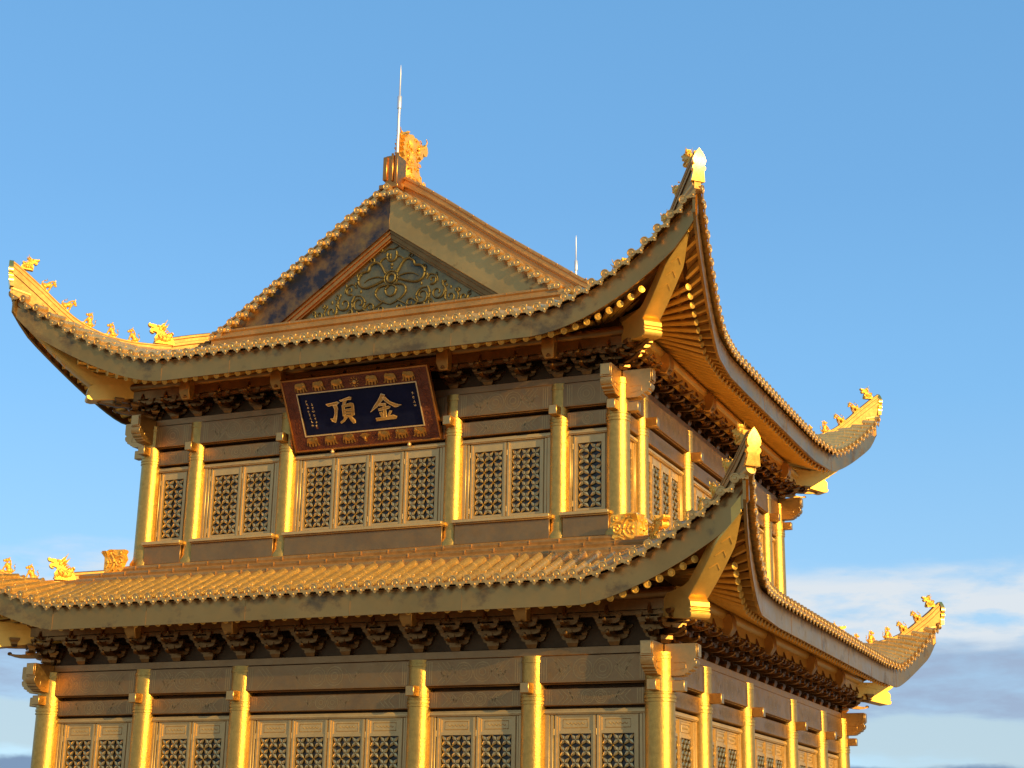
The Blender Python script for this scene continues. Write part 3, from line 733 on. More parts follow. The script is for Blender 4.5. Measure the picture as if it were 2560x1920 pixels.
# ---- gable
def zr_u(x): return zroof(UPP, 6, UPP.X + UPP.o0 - abs(x))       # upper side slope at |x|
ru = roofs['U']
YF = 2.06
for rev, yf in ((1, YF), (-1, D - YF)):
    Y = lambda d: yf + rev * d
    # rake tiles
    mb = MB(); md = MB()
    x = .0; xs = []
    while x < 5.75: 
        xs.append(x); sl = math.hypot(1, (zr_u(x + .05) - zr_u(x)) / .05); x += .352 / sl
    for sg in (-1, 1):
        for j, x in enumerate(xs):
            T = Vector((1, 0, (zr_u(x + .05) - zr_u(x + .0)) / .05)).normalized()
            def P(x_, dn, y): return Vector((sg * x_, y, zr_u(x_) - .22))
            c = P(x, 0, Y(-.26)); dn = Vector((sg * T.z, 0, -T.x))
            W = Vector((sg * T.x, 0, T.z))
            if not (j == 0 and sg > 0):
                md.lathe([(.085, -.02), (.102, .0), (.102, .03), (.084, .034), (.076, .018), (.045, .02), (.03, .034)], c, (0, -rev, 0), 12)
                mb.lathe([(.10, 0), (.092, -.65)], c, (0, -rev, 0), 10)
            if j:
                c2 = P(x - .5 * (x - xs[j - 1]), 0, Y(-.20)) + dn * .03
                pts = [(-.13, -.02), (-.15, .04), (-.13, .08), (-.09, .09), (-.08, .13), (-.04, .14), (0, .185), (.04, .14), (.08, .13), (.09, .09), (.13, .08), (.15, .04), (.13, -.02)]
                md.prism(pts, lambda a_, b_, w_: c2 + W * a_ + dn * b_ + Vector((0, -rev, 0)) * w_, 0, .03)
                md.ell(c2 + dn * .1 - Vector((0, rev * .03, 0)), (.022, .022, .022), n=5, m_=3)
                mb.ell(c - Vector((0, -rev * .3, 0)) + Vector((0, 0, .10)), (.035, .035, .04), n=6, m_=4)
    mb.build('rake_tiles', M['tile'], ru, angle=45); md.build('rake_tile_ends', M['drip'], ru, angle=40)
    # descending ridges
    for sg in (-1, 1):
        mb = MB(); pth = [(x_, zr_u(x_) + .50 - .04 * (x_ > 5)) for x_ in [.0, .5, 1, 1.6, 2.2, 2.9, 3.6, 4.3, 5.0, 5.6, 6.15]]
        ridge_sweep(mb, lambda k, w_, z: Vector((sg * k, Y(.52) + w_, z)), pth, lambda k: .66, 1.25)
        for x_ in [.3 + .42 * t_ for t_ in range(14)]: mb.ell((sg * x_, Y(.40), zr_u(x_) + .455), (.025, .025, .025), n=6, m_=4)
        mb.build('descending_ridge', M['ridge'], ru, angle=40)
        # gable board
        up = [(x_, zr_u(x_) - .26) for x_ in [0, .6, 1.3, 2, 2.8, 3.6, 4.4, 5.15]]
        lo = [(4.95, 10.93), (3.52, 10.95), (0, 13.40)]
        mb = MB(); mb.prism(up + lo, lambda a_, b_, w_: Vector((sg * a_, Y(w_), b_)), .0, .14)
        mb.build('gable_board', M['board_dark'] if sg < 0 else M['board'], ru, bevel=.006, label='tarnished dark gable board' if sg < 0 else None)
        # stepped moulding inside the boards
        mb = MB()
        nx, nz = 3.52, 2.45; ln = math.hypot(nx, nz)
        for w_, dy, th in ((0, .06, .06), (.07, .10, .10), (.16, .15, .06)):
            def off(q): return [(0, 13.40 - q * ln / nx), (3.52 - q * ln / nz - q * .2, 10.955)]
            (xa, za), (xb, zb_) = off(w_); (xc, zc), (xd, zd_) = off(w_ + th + .02)
            mb.prism([(xa, za), (xb, zb_), (xd, zd_), (xc, zc)], lambda a_, b_, w2: Vector((sg * a_, Y(w2), b_)), dy, dy + .12)
        mb.build('gable_moulding', M['rust'] if sg < 0 else M['bracket'], ru, bevel=.006)  # left strip orange, right dark: the warm light is put into the colour
    mb = MB(); mb.prism([(-3.5, 10.9), (3.5, 10.9), (0, 13.36)], lambda a_, b_, w_: Vector((a_, Y(w_), b_)), .24, .34)
    gp = mb.build('gable_panel', M['verdigris'], ru)
    # carved scrollwork
    if rev > 0:
        mb = MB(); yy = YF + .225
        def tb(pts, r=.035, r2=None, y=yy): mb.tube([Vector((a_, y, b_)) for a_, b_ in smooth_path(pts, 5)], r, 6, r2)
        def circ(cx, cz, r, a0=0, a1=360, n=14): return [(cx + r * math.cos(R(a0 + (a1 - a0) * t_ / n)), cz + r * math.sin(R(a0 + (a1 - a0) * t_ / n))) for t_ in range(n + 1)]
        def spiral(cx, cz, r0, r1, a0, turns, n=18): return [(cx + (r0 + (r1 - r0) * t_ / n) * math.cos(R(a0 + turns * 360 * t_ / n)), cz + (r0 + (r1 - r0) * t_ / n) * math.sin(R(a0 + turns * 360 * t_ / n))) for t_ in range(n + 1)]
        cz = 12.02
        tb(circ(0, cz, .13), .04); tb(circ(0, cz, .21), .022)
        tb([(-.14, 12.78), (-.15, 12.66), (-.1, 12.56), (0, 12.52), (.1, 12.56), (.15, 12.66), (.14, 12.80)], .035); tb([(-.26, 12.82), (-.1, 12.90), (.05, 12.88), (.2, 12.95)], .02); tb([(-.05, 12.75), (-.05, 12.6)], .03)
        mb.ell((0, yy, 12.42), (.05, .04, .05)); mb.ell((0, yy, 12.32), (.035, .03, .035))
        for sg in (-1, 1):
            # large trefoil petals
            tb([(sg * .18, cz + .14), (sg * .34, cz + .42), (sg * .50, cz + .52), (sg * .68, cz + .44), (sg * .74, cz + .30), (sg * .92, cz + .26), (sg * 1.04, cz + .10), (sg * 1.0, cz - .10), (sg * .82, cz - .20), (sg * .55, cz - .16), (sg * .22, cz - .04)], .04)
            tb([(sg * .2, cz + .03), (sg * .45, cz + .08), (sg * .7, cz + .05), (sg * .86, cz - .04)], .03, .012)
            tb([(sg * .12, cz + .18), (sg * .30, cz + .34), (sg * .36, cz + .52), (sg * .22, cz + .62), (sg * .1, cz + .56)], .032, .02)
            tb([(sg * .1, cz - .18), (sg * .38, cz - .24), (sg * .48, cz - .42), (sg * .36, cz - .60), (sg * .16, cz - .72), (sg * -.02, cz - .78)], .04, .022)
            tb([(sg * .06, cz - .22), (sg * .17, cz - .32), (sg * .12, cz - .48), (0, cz - .54)], .032)
            tb([(sg * .2, cz - .66), (sg * .34, cz - .74), (sg * .52, cz - .86), (sg * .44, cz - .96)], .035, .018)
            # side scrolls
            for (cx, c2, r, a0, tn) in ((.98, 11.38, .24, 200, 1.2), (1.46, 11.42, .22, 20, -1.2), (1.86, 11.24, .17, 160, 1.2), (2.26, 11.18, .13, 10, -1.2), (2.62, 11.08, .09, 150, 1.1), (1.30, 11.80, .13, 240, 1.0), (1.28, 11.14, .10, 90, 1.1)):
                tb(spiral(sg * cx, c2, r, .04, a0 if sg > 0 else 180 - a0, tn * sg), .036, .016)
            tb([(sg * .72, 11.10), (sg * .86, 11.22), (sg * .80, 11.40), (sg * .92, 11.58), (sg * 1.12, 11.62)], .04, .02)
            tb([(sg * 1.15, 11.62), (sg * 1.22, 11.44), (sg * 1.2, 11.26), (sg * 1.34, 11.12)], .04, .018)
            tb([(sg * 1.66, 11.56), (sg * 1.72, 11.40), (sg * 1.68, 11.24), (sg * 1.78, 11.08)], .034, .016)
            tb([(sg * 2.06, 11.34), (sg * 2.10, 11.22), (sg * 2.04, 11.08)], .03, .014)
            tb([(sg * 1.1, 11.86), (sg * 1.22, 11.98), (sg * 1.42, 11.90), (sg * 1.46, 11.74)], .03, .014)
            for (cx, c2, r, a0, tn) in ((.62, 11.22, .13, 30, 1.1), (.30, 11.12, .09, 200, -1.1), (1.70, 11.62, .10, 80, 1.0), (2.06, 11.42, .08, 20, -1.0), (1.0, 12.22, .09, 300, 1.0), (.62, 12.62, .08, 250, -1.0), (.36, 12.90, .07, 100, 1.0), (2.44, 11.26, .06, 60, 1.0), (2.86, 11.04, .05, 60, 1.0), (1.62, 11.06, .07, 0, 1.0)):
                tb(spiral(sg * cx, c2, r, .03, a0 if sg > 0 else 180 - a0, tn * sg, 12), .03, .012)
            for bx, bz in ((1.12, 11.98), (1.42, 11.96), (1.6, 11.70), (1.86, 11.52), (.95, 11.74), (2.1, 11.44), (1.05, 11.14)): mb.ell((sg * bx, yy, bz), (.035, .03, .06), n=6, m_=4)
        mb.build('scrollwork', M['gable_relief'], ru, angle=60)
    # ridge at the foot of the gable
    mb = MB(); s = SIDES[('U', 0 if rev > 0 else 2)]
    prof = [(-.62, 10.96), (-.42, 10.98), (-.36, 10.95), (-.34, 10.90), (-.38, 10.86), (-.38, 10.80), (-.30, 10.76), (-.30, 10.70), (-.36, 10.66), (-.36, 10.56), (-.24, 10.52), (-.24, 10.42), (-.3, 10.2), (-.62, 10.2)]
    mb.grid([[s.P(a, k, z) for k, z in prof] for a in (-5.55, 5.55)]); mb.prism([(k, z) for k, z in prof], lambda a_, b_, w_: s.P(w_, a_, b_), -5.56, -5.55); mb.prism([(k, z) for k, z in prof], lambda a_, b_, w_: s.P(w_, a_, b_), 5.55, 5.56)
    for q in range(15):
        a = -5.2 + q * .743; sbox(mb, s, a - .01, a + .01, -.4, -.335, 10.885, 10.945); sbox(mb, s, a - .01, a + .01, -.4, -.295, 10.705, 10.755)
    mb.build('ridge_band', M['ridge'], ru, angle=40)
# main ridge
mb = MB(); pth = [(y, 15.45) for y in (2.3, 6, 10, 14, D - 2.3)]
ridge_sweep(mb, lambda k, w_, z: Vector((w_, k, z)), pth, lambda k: .75, 1.7)
mb.build('main_ridge', M['ridge'], ru)
for rev, yf in ((1, 2.06), (-1, D - 2.06)):
    mb = MB(); mb.b2(-.20, .20, yf + rev * .0, yf + rev * .5, 14.72, 15.66)
    mb.b2(-.26, -.13, yf - rev * .05, yf + rev * .55, 14.9, 15.62); mb.b2(.0, .07, yf - rev * .06, yf, 14.85, 15.7); mb.b2(.14, .22, yf - rev * .07, yf + rev * .02, 14.75, 15.7)
    mb.b2(-.34, .26, yf - rev * .10, yf + rev * .3, 14.62, 14.75)
    mb.build('ridge_post', M['rust'], ru, bevel=.015)

# ------------------------------------------------------------------ plaque hung under the upper eave
PL0, PL1 = Vector((0, .42, 8.67)), Vector((0, 1.37, 7.01))
pv = (PL0 - PL1).normalized(); pu = Vector((1, 0, 0)); pn = pu.cross(pv)      # pn faces out and down
pc = (PL0 + PL1) / 2
plq = bpy.data.objects.new('name_plaque', None); col.objects.link(plq); plq['is_root'] = True; plq.location = pc + Vector((0, 0, G))
tag(plq, 'dark blue plaque with gilt characters in red carved frame, hung tilted under upper eave', 'plaque')
pf = lambda a, b, w_: pc + pu * a + pv * b + pn * w_
def rect(mb, x0, x1, y0, y1, w0, w1): mb.prism([(x0, y0), (x1, y0), (x1, y1), (x0, y1)], pf, w0, w1)
mb = MB(); HX, HY, IX, IY = 2.15, .955, 1.765, .57
for a in ((-HX, -IX, -HY, HY), (IX, HX, -HY, HY), (-IX, IX, IY, HY), (-IX, IX, -HY, -IY)): rect(mb, *a, -.06, .03)
# carved leaf scrolls of the frame
rg = random.Random(5)
spots = [(sx * 1.955, y_) for sx in (-1, 1) for y_ in [-.86 + .19 * k for k in range(10)]] + [(x_, y_) for y_ in (.76, -.76) for x_ in [-1.35, -.8, -.24, .26, .8, 1.34]]
for x_, y_ in spots:
    for q in range(3):
        a0 = rg.uniform(0, 360); r0 = rg.uniform(.05, .10); cx = x_ + rg.uniform(-.07, .07); cy = y_ + rg.uniform(-.06, .06)
        mb.tube([pf(cx + r0 * (1 - t_ / 9) * math.cos(R(a0 + 40 * t_)), cy + r0 * (1 - t_ / 9) * math.sin(R(a0 + 40 * t_)), .028) for t_ in range(8)], .014, 4)
mb.build('frame', M['plaque_red'], plq, label='red lacquer frame carved with gilt elephants')
fr = [o for o in plq.children if o.name.startswith('frame')][0]
mb = MB(); rect(mb, -IX - .02, IX + .02, -IY - .02, IY + .02, -.05, -.01); pan = mb.build('panel', M['plaque_blue'], plq)
mb = MB()
for a in ((-IX - .03, -IX, -IY, IY), (IX, IX + .03, -IY, IY), (-IX - .03, IX + .03, IY, IY + .03), (-IX - .03, IX + .03, -IY - .03, -IY)): rect(mb, *a, .0, .045)
mb.build('inner_bead', M['pale'], plq)
mb = MB()
for a in ((-HX - .05, -HX, -HY - .05, HY + .05), (HX, HX + .05, -HY - .05, HY + .05), (-HX, HX, HY, HY + .05), (-HX, HX, -HY - .05, -HY)): rect(mb, *a, -.08, .06)
mb.build('outer_rim', M['rust'], plq, bevel=.01)
JIN = [[(0.71, 0.365), (0.813, 0.324), (0.702, 0.18), (0.533, 0.031), (0.302, -0.092), (0.423, 0.041), (0.565, 0.173), (0.659, 0.287)], [(0.72, 0.261), (0.801, 0.273), (0.917, 0.138), (1.098, 0.048), (1.235, 0.014), (1.128, -0.017), (1.038, -0.022), (0.881, 0.08), (0.77, 0.183)], [(0.582, 0.098), (0.796, 0.105), (0.798, 0.055), (0.583, 0.048)], [(0.542, -0.032), (0.868, 0.019), (0.894, -0.015), (0.853, -0.046), (0.552, -0.085)], [(0.70, 0.09), (0.783, 0.092), (0.727, -0.309), (0.649, -0.308)], [(0.560, -0.139), (0.623, -0.118), (0.664, -0.241), (0.594, -0.26)], [(0.86, -0.115), (0.925, -0.12), (0.836, -0.23), (0.776, -0.241)], [(0.416, -0.28), (0.666, -0.273), (0.943, -0.237), (1.035, -0.286), (1.002, -0.335), (0.701, -0.335), (0.429, -0.343)]]
DING = [[(-0.973, 0.239), (-0.808, 0.255), (-0.618, 0.278), (-0.569, 0.242), (-0.634, 0.206), (-0.822, 0.193), (-0.917, 0.182)], [(-0.766, 0.188), (-0.65, 0.187), (-0.652, 0.082), (-0.722, -0.121), (-0.795, -0.282), (-0.876, -0.233), (-0.918, -0.165), (-0.827, -0.174), (-0.76, -0.033), (-0.742, 0.091)], [(-0.543, 0.302), (-0.349, 0.346), (-0.228, 0.375), (-0.177, 0.349), (-0.2, 0.3), (-0.359, 0.305), (-0.503, 0.277)], [(-0.431, 0.291), (-0.328, 0.291), (-0.396, 0.194), (-0.482, 0.171)], [(-0.507, 0.163), (-0.437, 0.166), (-0.465, -0.103), (-0.528, -0.128)], [(-0.47, 0.17), (-0.221, 0.208), (-0.159, 0.181), (-0.162, 0.119), (-0.196, -0.129), (-0.281, -0.152), (-0.229, 0.125), (-0.449, 0.115)], [(-0.443, 0.047), (-0.245, 0.06), (-0.254, 0.013), (-0.447, 0.0)], [(-0.45, -0.036), (-0.264, -0.022), (-0.269, -0.069), (-0.457, -0.083)], [(-0.506, -0.131), (-0.26, -0.112), (-0.259, -0.154), (-0.515, -0.172)], [(-0.49, -0.164), (-0.414, -0.181), (-0.514, -0.266), (-0.63, -0.318), (-0.645, -0.286), (-0.552, -0.231)], [(-0.358, -0.186), (-0.286, -0.172), (-0.206, -0.274), (-0.209, -0.337), (-0.259, -0.353), (-0.312, -0.285)]]
for st_ in (JIN, DING):
    mb = MB(); me_ = MB()
    for k, poly in enumerate(st_):
        mb.prism(poly, pf, -.01, .035 + .0012 * k)
        me_.tube([pf(a, b, .032) for a, b in poly + [poly[0]]], .011, 4, caps=False)
    ch = mb.build('character', M['char'], plq); me_.build('outline', M['pale'], ch)
# small brushed inscriptions, too fine to read: strokes of tiny characters in columns
mb = MB(); rg = random.Random(3)
for (x0, y0, x1, y1, n) in ((-1.565, .37, -1.525, -.30, 8), (-1.41, .26, -1.40, -.33, 7), (1.605, .28, 1.61, -.05, 4)):
    for k in range(n):
        cx = x0 + (x1 - x0) * k / (n - 1); cy = y0 + (y1 - y0) * k / (n - 1)
        for q in range(5):
            ox, oy = rg.uniform(-.02, .02), rg.uniform(-.025, .025); L_ = rg.uniform(.012, .028); an = rg.choice([0, 0, 90, 60, -45])
            dx, dy = math.cos(R(an)) * L_, math.sin(R(an)) * L_
            mb.tube([pf(cx + ox - dx, cy + oy - dy, -.006), pf(cx + ox + dx, cy + oy + dy, -.006)], .0055, 4)
mb.build('small_inscription', M['pale'], plq)
mb = MB(); rect(mb, -1.43, -1.375, -.41, -.355, -.012, -.004); mb.build('red_seal', M['plaque_red'], plq)
# gilt elephants and the flaming pearl of the frame
ELE = [(-.16, .05), (-.13, .09), (-.05, .105), (.03, .10), (.08, .115), (.125, .11), (.155, .075), (.165, .03), (.16, -.03), (.175, -.07), (.205, -.075), (.20, -.10), (.165, -.105), (.14, -.07), (.13, -.02), (.11, -.01), (.105, -.12), (.06, -.12), (.055, -.03), (.02, -.035), (.02, -.12), (-.025, -.12), (-.03, -.03), (-.07, -.03), (-.075, -.12), (-.12, -.12), (-.125, -.02), (-.155, -.02), (-.165, -.09), (-.18, -.09)]
for y_, xs_, sgn in ((.765, (-1.624, -1.079, -.512), 1), (.765, (.528, 1.075, 1.606), -1), (-.74, (-1.602, -1.049, -.495), 1), (-.74, (.557, 1.083, 1.618), -1)):
    for x_ in xs_:
        mb = MB(); mb.prism([(x_ + sgn * a * 1.0, y_ + b * 1.15) for a, b in ELE], pf, .028, .055); mb.ell(pf(x_ + sgn * -.02, y_ + .02, .05), (.12, .09, .02), (pu, pv, pn)); mb.ell(pf(x_ + sgn * .12, y_ + .05, .05), (.045, .055, .025), (pu, pv, pn))
        mb.build('elephant', M['ele'], fr)
mb = MB(); mb.ell(pf(.01, .755, .04), (.06, .06, .03), (pu, pv, pn))
for k in range(10):
    an = R(36 * k); mb.tube([pf(.01 + .085 * math.cos(an), .755 + .085 * math.sin(an), .035), pf(.01 + .13 * math.cos(an + .3), .755 + .13 * math.sin(an + .3), .035), pf(.01 + .15 * math.cos(an), .755 + .155 * math.sin(an), .035)], .012, 5, .004)
mb.build('flaming_pearl', M['char'], fr)
mb = MB(); mb.prism([(-.16, -.70), (-.1, -.665), (-.07, -.64), (.0, -.63), (.07, -.64), (.1, -.665), (.16, -.70), (.10, -.715), (.07, -.76), (.04, -.80), (.035, -.85), (-.035, -.85), (-.04, -.80), (-.07, -.76), (-.10, -.715)], pf, .028, .06); mb.tube([pf(0, -.73, .06), pf(0, -.80, .075), pf(.03, -.86, .07), (pf(.06, -.86, .06))], .022, 6, .012)
mb.build('elephant_head', M['ele'], fr)
for x_ in (-1.05, 1.25):
    mb = MB(); mb.tube([pf(x_, -HY - .02, -.05), pf(x_, -HY - .06, .06), pf(x_, -HY - .12, .07), pf(x_, -HY - .12, .0), pf(x_, -HY - .06, -.08)], .03, 6); mb.ell(pf(x_, -HY - .10, .08), (.05, .05, .05))
    mb.build('hanging_hook', M['pale'], plq)

# ------------------------------------------------------------------ lightning rods
def rod(y, label, h=3.0):
    base = 15.66
    o = bpy.data.objects.new('lightning_rod', None); col.objects.link(o); o['is_root'] = True; o.location = (0, y, base + G)
    tag(o, label, 'lightning rod', 'lightning rods on the main ridge')
    mb = MB(); mb.lathe([(.045, -.9), (.045, .02), (.06, .03), (.06, .09), (.044, .1), (.042, 1.62), (.042, 2.0), (.03, 2.02), (.022, 2.7), (.005, h)], (0, y, base), (0, 0, 1), 10); mb.build('pole', M['steel'], o)
    mb = MB(); mb.lathe([(.06, 1.6), (.066, 1.62), (.066, 1.98), (.05, 2.0)], (0, y, base), (0, 0, 1), 10); mb.build('sleeve', M['steel'], o)
rod(2.36, 'tall steel lightning rod beside the dragon on the front gable peak')
rod(16.5, 'thin steel lightning rod rising behind the right slope of the upper roof')

# ------------------------------------------------------------------ ridge beasts and dragons
def blob_mesh(name, parts, mat, bev=0):
    mb = MB(); parts(mb); return mb.mesh(name, 0, [mat], 50)
def beast(mb):                 # a little seated beast, faces +x, sits on z = 0
    X, Y, Z_ = Vector((1, 0, 0)), Vector((0, 1, 0)), Vector((0, 0, 1))
    t1 = Vector((.45, 0, .9)).normalized(); n1 = Vector((.9, 0, -.45)).normalized()
    mb.ell((-.02, 0, .14), (.075, .07, .14), (n1, Y, t1)); mb.ell((-.08, 0, .07), (.09, .085, .08)); mb.ell((.05, 0, .19), (.06, .065, .08))
    mb.ell((.085, 0, .315), (.06, .055, .055)); mb.ell((.145, 0, .295), (.045, .035, .028)); mb.ell((.14, 0, .268), (.035, .028, .016))
    for y in (-.045, .045):
        mb.tube([(.06, y, .20), (.10, y, .10), (.10, y, .01)], .028, 6, .022); mb.ell((.12, y, .015), (.035, .025, .018)); mb.ell((-.05, y * 1.5, .06), (.065, .03, .06)); mb.ell((.02, y * 1.5, .015), (.045, .028, .018))
        mb.tube([(.065, y, .35), (.05, y * 1.1, .385), (.025, y * 1.2, .41)], .018, 5, .005)
    mb.tube([(-.15, 0, .05), (-.19, 0, .12), (-.17, 0, .20), (-.13, 0, .24), (-.16, 0, .28)], .022, 6, .01)
    mb.tube([(.05, 0, .36), (.0, 0, .33), (-.03, 0, .27), (-.06, 0, .22)], .028, 6, .018); mb.box((0, 0, .0), (.30, .13, .02))
DRG = [(-.50, .535), (-.475, .575), (-.43, .54), (-.38, .548), (-.34, .54), (-.30, .54), (-.245, .51), (-.17, .525), (-.13, .54), (-.10, .585), (-.05, .61), (-.03, .64), (-.015, .63), (-.035, .54), (0, .51), (.06, .55), (.035, .50), (-.015, .43), (-.022, .36), (.01, .30), (.09, .295), (.14, .31), (.175, .34), (.215, .348), (.235, .29), (.20, .225), (.25, .13), (.275, .0), (-.20, .0), (-.25, .035), (-.29, .11), (-.30, .165), (-.25, .24), (-.235, .29), (-.27, .32), (-.35, .335), (-.39, .315), (-.32, .28), (-.375, .277), (-.425, .308), (-.45, .36), (-.432, .405), (-.32, .43), (-.43, .465), (-.465, .47), (-.495, .51)]
def dragon(mb):                # crouching dragon, faces +x
    fn = lambda a, b, w_: Vector((-a, w_, b))
    mb.prism(DRG, fn, -.085, .085)
    mb.ell((.0, 0, .14), (.24, .135, .15)); mb.ell((.12, 0, .20), (.13, .12, .16)); mb.ell((.14, 0, .42), (.13, .115, .11)); mb.ell((.33, 0, .505), (.13, .085, .05)); mb.ell((.36, 0, .345), (.085, .075, .035))
    mb.ell((.475, 0, .53), (.04, .06, .045)); 
    for y in (-.1, .1):
        mb.ell((.22, y, .50), (.035, .03, .035)); mb.tube([(.12, y, .50), (.04, y * 1.2, .58), (-.02, y * 1.4, .70)], .025, 6, .006); mb.tube([(.08, y, .46), (.0, y * 1.3, .50), (-.08, y * 1.5, .58)], .025, 6, .006)
        for q in range(4): mb.tube([(.10 - .05 * q, y * 1.1, .42 - .05 * q), (.04 - .05 * q, y * 1.35, .44 - .04 * q), (.0 - .05 * q, y * 1.2, .40 - .04 * q)], .022, 5, .008)
        for q in range(3): mb.tube([(.2 - .1 * q, y * 1.15, .24 - .02 * q), (.15 - .1 * q, y * 1.4, .16), (.19 - .1 * q, y * 1.3, .07)], .022, 5, .014)
        mb.tube([(.2, y, .12), (.26, y * 1.25, .08), (.28, y * 1.2, .015)], .04, 6, .03); mb.tube([(-.18, y, .2), (-.22, y * 1.1, .28), (-.17, y, .34), (-.13, y * .9, .30)], .025, 6, .012)
        for q in range(4): mb.box((.29 + .04 * q, y * .7, .395 + .012 * (q % 2)), (.014, .014, .05))
    mb.box((0, 0, .0), (.56, .24, .06))
CHI = [(-.42, .0), (.62, .0), (1.55, .05), (1.62, .20), (1.40, .28), (1.12, .42), (1.02, .70), (.98, .62), (.82, .90), (.78, 1.12), (.70, 1.30), (.78, 1.42), (.96, 1.34), (1.10, 1.46), (1.08, 1.66), (1.22, 1.60), (1.38, 1.66), (1.46, 1.84), (1.40, 2.02), (1.24, 2.06), (1.16, 1.96), (1.20, 1.86), (1.06, 1.82), (.86, 1.84), (.74, 1.98), (.58, 2.00), (.44, 1.96), (.30, 2.02), (.10, 1.96), (-.04, 1.90), (-.12, 1.98), (-.16, 1.84), (-.28, 1.80), (-.22, 1.70), (-.36, 1.64), (-.27, 1.54), (-.42, 1.46), (-.30, 1.38), (-.44, 1.28), (-.32, 1.20), (-.40, 1.10), (-.26, .98), (-.28, .60)]
def chiwen(mb):                # ridge dragon biting the ridge, profile along +x (into the roof), z from the ridge
    fn = lambda a, b, w_: Vector((a, w_, b))
    mb.prism(CHI, fn, -.17, .17)
    for c_, r_ in (((.25, 0, .5), (.50, .30, .5)), ((.25, 0, 1.05), (.42, .28, .42)), ((.3, 0, 1.6), (.42, .26, .36)), ((1.0, 0, .22), (.5, .26, .2)), ((.85, 0, 1.6), (.24, .22, .22)), ((1.28, 0, 1.85), (.16, .18, .2))): mb.ell(c_, r_, n=10, m_=7)
    rg = random.Random(11)
    for y in (-1, 1):
        for q in range(46):
            x, z = rg.uniform(-.2, .75), rg.uniform(.15, 1.9)
            a0 = rg.uniform(0, 360); r0 = rg.uniform(.06, .12)
            mb.tube([(x + r0 * math.cos(R(a0 + 45 * t_)), y * (.24 + .05 * math.sin(z * 3)), z + r0 * math.sin(R(a0 + 45 * t_))) for t_ in range(5)], .035, 5, .012)
        for q in range(8): mb.tube([(.95 + .06 * q, y * .2, .35 - .03 * q), (1.02 + .06 * q, y * .26, .5 - .03 * q), (1.12 + .06 * q, y * .2, .58 - .04 * q)], .04, 5, .01)
        mb.tube([(.9, y * .12, 1.7), (1.12, y * .22, 1.9), (1.2, y * .26, 2.1), (1.12, y * .26, 2.2)], .05, 6, .015)
        mb.tube([(1.2, y * .1, .3), (1.35, y * .15, .5), (1.3, y * .18, .62)], .045, 6, .01); mb.ell((.66, y * .22, 1.62), (.07, .06, .07))
    for q in range(10): mb.tube([(-.25, 0, 1.0 + .1 * q), (-.42, .05 * (-1) ** q, 1.04 + .1 * q), (-.5, .08 * (-1) ** q, 1.10 + .1 * q)], .035, 5, .006)
    for q in range(8): mb.tube([(0 + .14 * q, 0, 1.9), (.0 + .14 * q, .06 * (-1) ** q, 2.0), (-.05 + .14 * q, .1 * (-1) ** q, 2.08)], .04, 5, .008)
MASK = [(-.34, 0), (.12, 0), (.22, .08), (.31, .14), (.26, .24), (.30, .34), (.355, .42), (.30, .56), (.345, .64), (.31, .69), (.05, .70), (-.10, .71), (-.19, .66), (-.22, .60), (-.30, .68), (-.38, .64), (-.50, .66), (-.42, .58), (-.35, .50), (-.34, .44)]
def mask_plate(mb, fn):        # fn(a, b, w): a inwards along the wall, w outwards
    mb.prism(MASK, fn, 0, .14)
    def tb(p, r=.035, r2=.018): mb.tube([fn(a, b, .15) for a, b in smooth_path(p, 4)], r, 6, r2)
    tb([(-.30, .08), (-.12, .12), (.0, .26), (-.02, .44), (-.12, .56), (-.24, .52)], .045, .03); tb([(-.02, .06), (.12, .14), (.22, .12)]); tb([(.06, .34), (.14, .24), (.24, .28), (.24, .40), (.14, .44), (.10, .36)], .04)
    tb([(-.06, .62), (.08, .52), (.24, .54), (.26, .64), (.16, .64)]); tb([(.04, .48), (.16, .52), (.30, .46)]); tb([(-.26, .20), (-.20, .30), (-.24, .42)], .03); tb([(-.16, .22), (-.10, .32), (-.16, .44)], .03)
    tb([(-.28, .62), (-.2, .68), (-.06, .68), (.02, .62)], .04); tb([(.0, .14), (.1, .2), (.06, .28)])
    for a, b in ((-.22, .36), (-.14, .6), (.17, .34), (.2, .6)): mb.ell(fn(a, b, .14), (.05, .05, .05))
BEAST = blob_mesh('beast', beast, M['gold']); DRAGON = blob_mesh('dragon', dragon, M['gold']); CHIWEN = blob_mesh('chiwen', chiwen, M['gold'])
def place(name, me, P, xdir, label, cat, group=None, up=None, sc=1.0):
    o = bpy.data.objects.new(name, me); col.objects.link(o)
    x = Vector(xdir).normalized(); z = Vector(up or (0, 0, 1)); y = z.cross(x).normalized(); z = x.cross(y)
    o.matrix_world = Matrix.Translation(P + Vector((0, 0, G))) @ Matrix((x, y, z)).transposed().to_4x4() @ Matrix.Scale(sc, 4)
    tag(o, label, cat, group); return o
def ztop(lev, k):
    p = smooth_path(RIDGE_TOP[lev][1], 6)
    for (a, za), (b, zb_) in zip(p, p[1:]):
        if a <= k <= b: return za + (zb_ - za) * (k - a) / (b - a), (zb_ - za) / (b - a) / 1.414
    return p[-1][1], .8
ORD = ['nearest the dragon head', 'second from the dragon head', 'third from the dragon head', 'second from the tip', 'nearest the upturned tip']
PLACE = {'fl': 'left front', 'fr': 'right front', 'br': 'far right back', 'bl': 'far left back'}
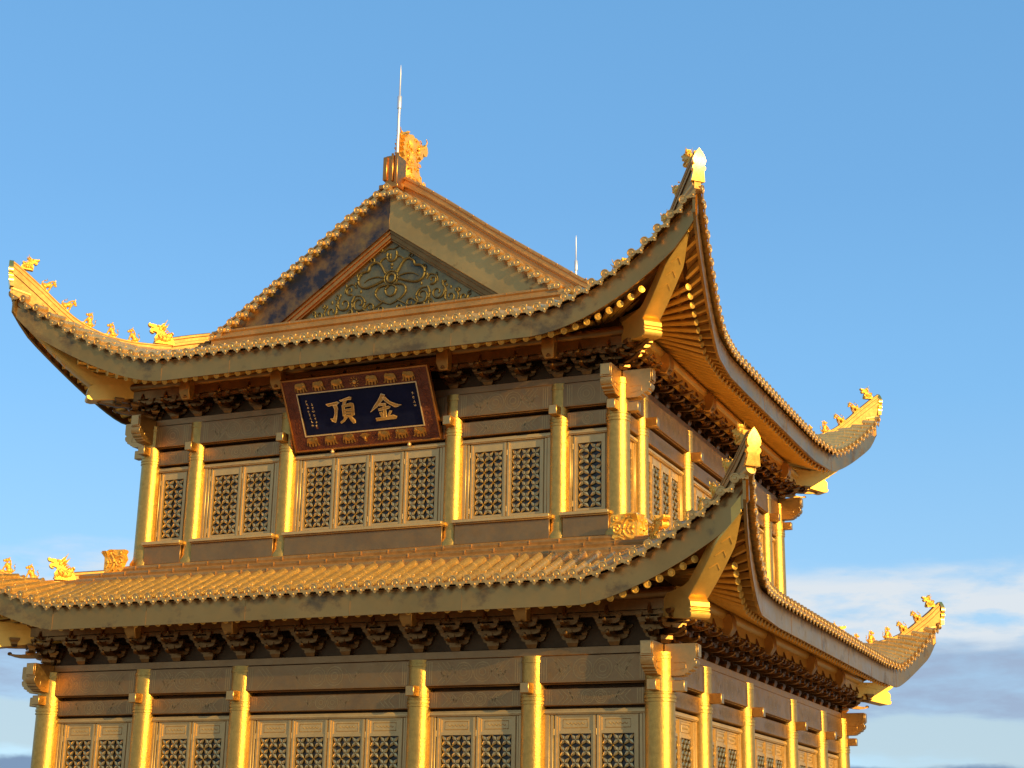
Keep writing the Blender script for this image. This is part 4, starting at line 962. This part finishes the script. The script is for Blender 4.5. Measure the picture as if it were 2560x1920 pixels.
for lev in 'UL':
    storey = 'upper' if lev == 'U' else 'lower'
    for q in ('fl', 'fr', 'br'):
        fn, dv, lat = diag(UPP if lev == 'U' else LOW, q)
        hipn = '%s %s hip' % (PLACE[q], storey)
        for k_i, k in enumerate((.60, 1.05, 1.53, 1.99, 2.42)):
            z, sl = ztop(lev, k); d_ = Vector((dv.x, dv.y, sl)).normalized()
            upv = (Vector((0, 0, 1)) * .55 + (Vector((0, 0, 1)) - d_ * d_.z).normalized() * .45)
            fwd = d_ if k_i < 3 else d_
            place('ridge_beast', BEAST, fn(k, 0, z - .01), -d_ if k_i >= 3 else d_, 'gilt beast on the %s, %s' % (hipn, ORD[k_i]), 'ridge beast', 'small beasts along the hip ridges', upv)
        z, sl = ztop(lev, -.02)
        place('dragon_figure', DRAGON, fn(-.04, 0, z + .02), dv, 'open mouthed gilt dragon crouching at the foot of the %s ridge' % hipn, 'dragon ornament', 'crouching dragons on the hip ridges')
        z, sl = ztop(lev, 2.92); d_ = Vector((dv.x, dv.y, sl)).normalized()
        place('tip_dragon', DRAGON, fn(2.80, 0, z - .06), -d_ * .75 + Vector((0, 0, .42)), 'gilt dragon head rearing at the upturned tip of the %s' % hipn, 'dragon ornament', 'dragon heads at the roof tips', None, .62)
for q in ('fl', 'fr', 'br'):
    sx, sy = {'fr': (1, -1), 'br': (1, 1), 'fl': (-1, -1)}[q]
    cx = sx * (XL - .88); cy = .88 if sy < 0 else D - .88
    mb = MB()
    mask_plate(mb, lambda a, b, w_: Vector((cx - sx * (a + .22), cy + sy * w_, 3.80 + b)))
    mask_plate(mb, lambda a, b, w_: Vector((cx + sx * w_, cy - sy * (a + .22), 3.80 + b)))
    mb.box((cx - sx * .05, cy - sy * .05, 4.1), (.3, .3, .6))
    o = mb.build('corner_mask', M['gold'], None, angle=50); tag(o, 'carved gilt beast mask at the %s corner where lower roof meets wall' % PLACE[q], 'corner mask', 'gilt masks at the corners of the upper wall')
place('ridge_dragon', CHIWEN, Vector((0, 2.78, 15.0)), (0, 1, 0), 'large spiky gilt dragon biting the front end of the main ridge', 'dragon ornament', 'dragons on the main ridge', None, .84)
place('ridge_dragon', CHIWEN, Vector((0, D - 2.72, 14.95)), (0, -1, 0), 'gilt dragon biting the rear end of the main ridge behind the roof', 'dragon ornament', 'dragons on the main ridge', None, .84)
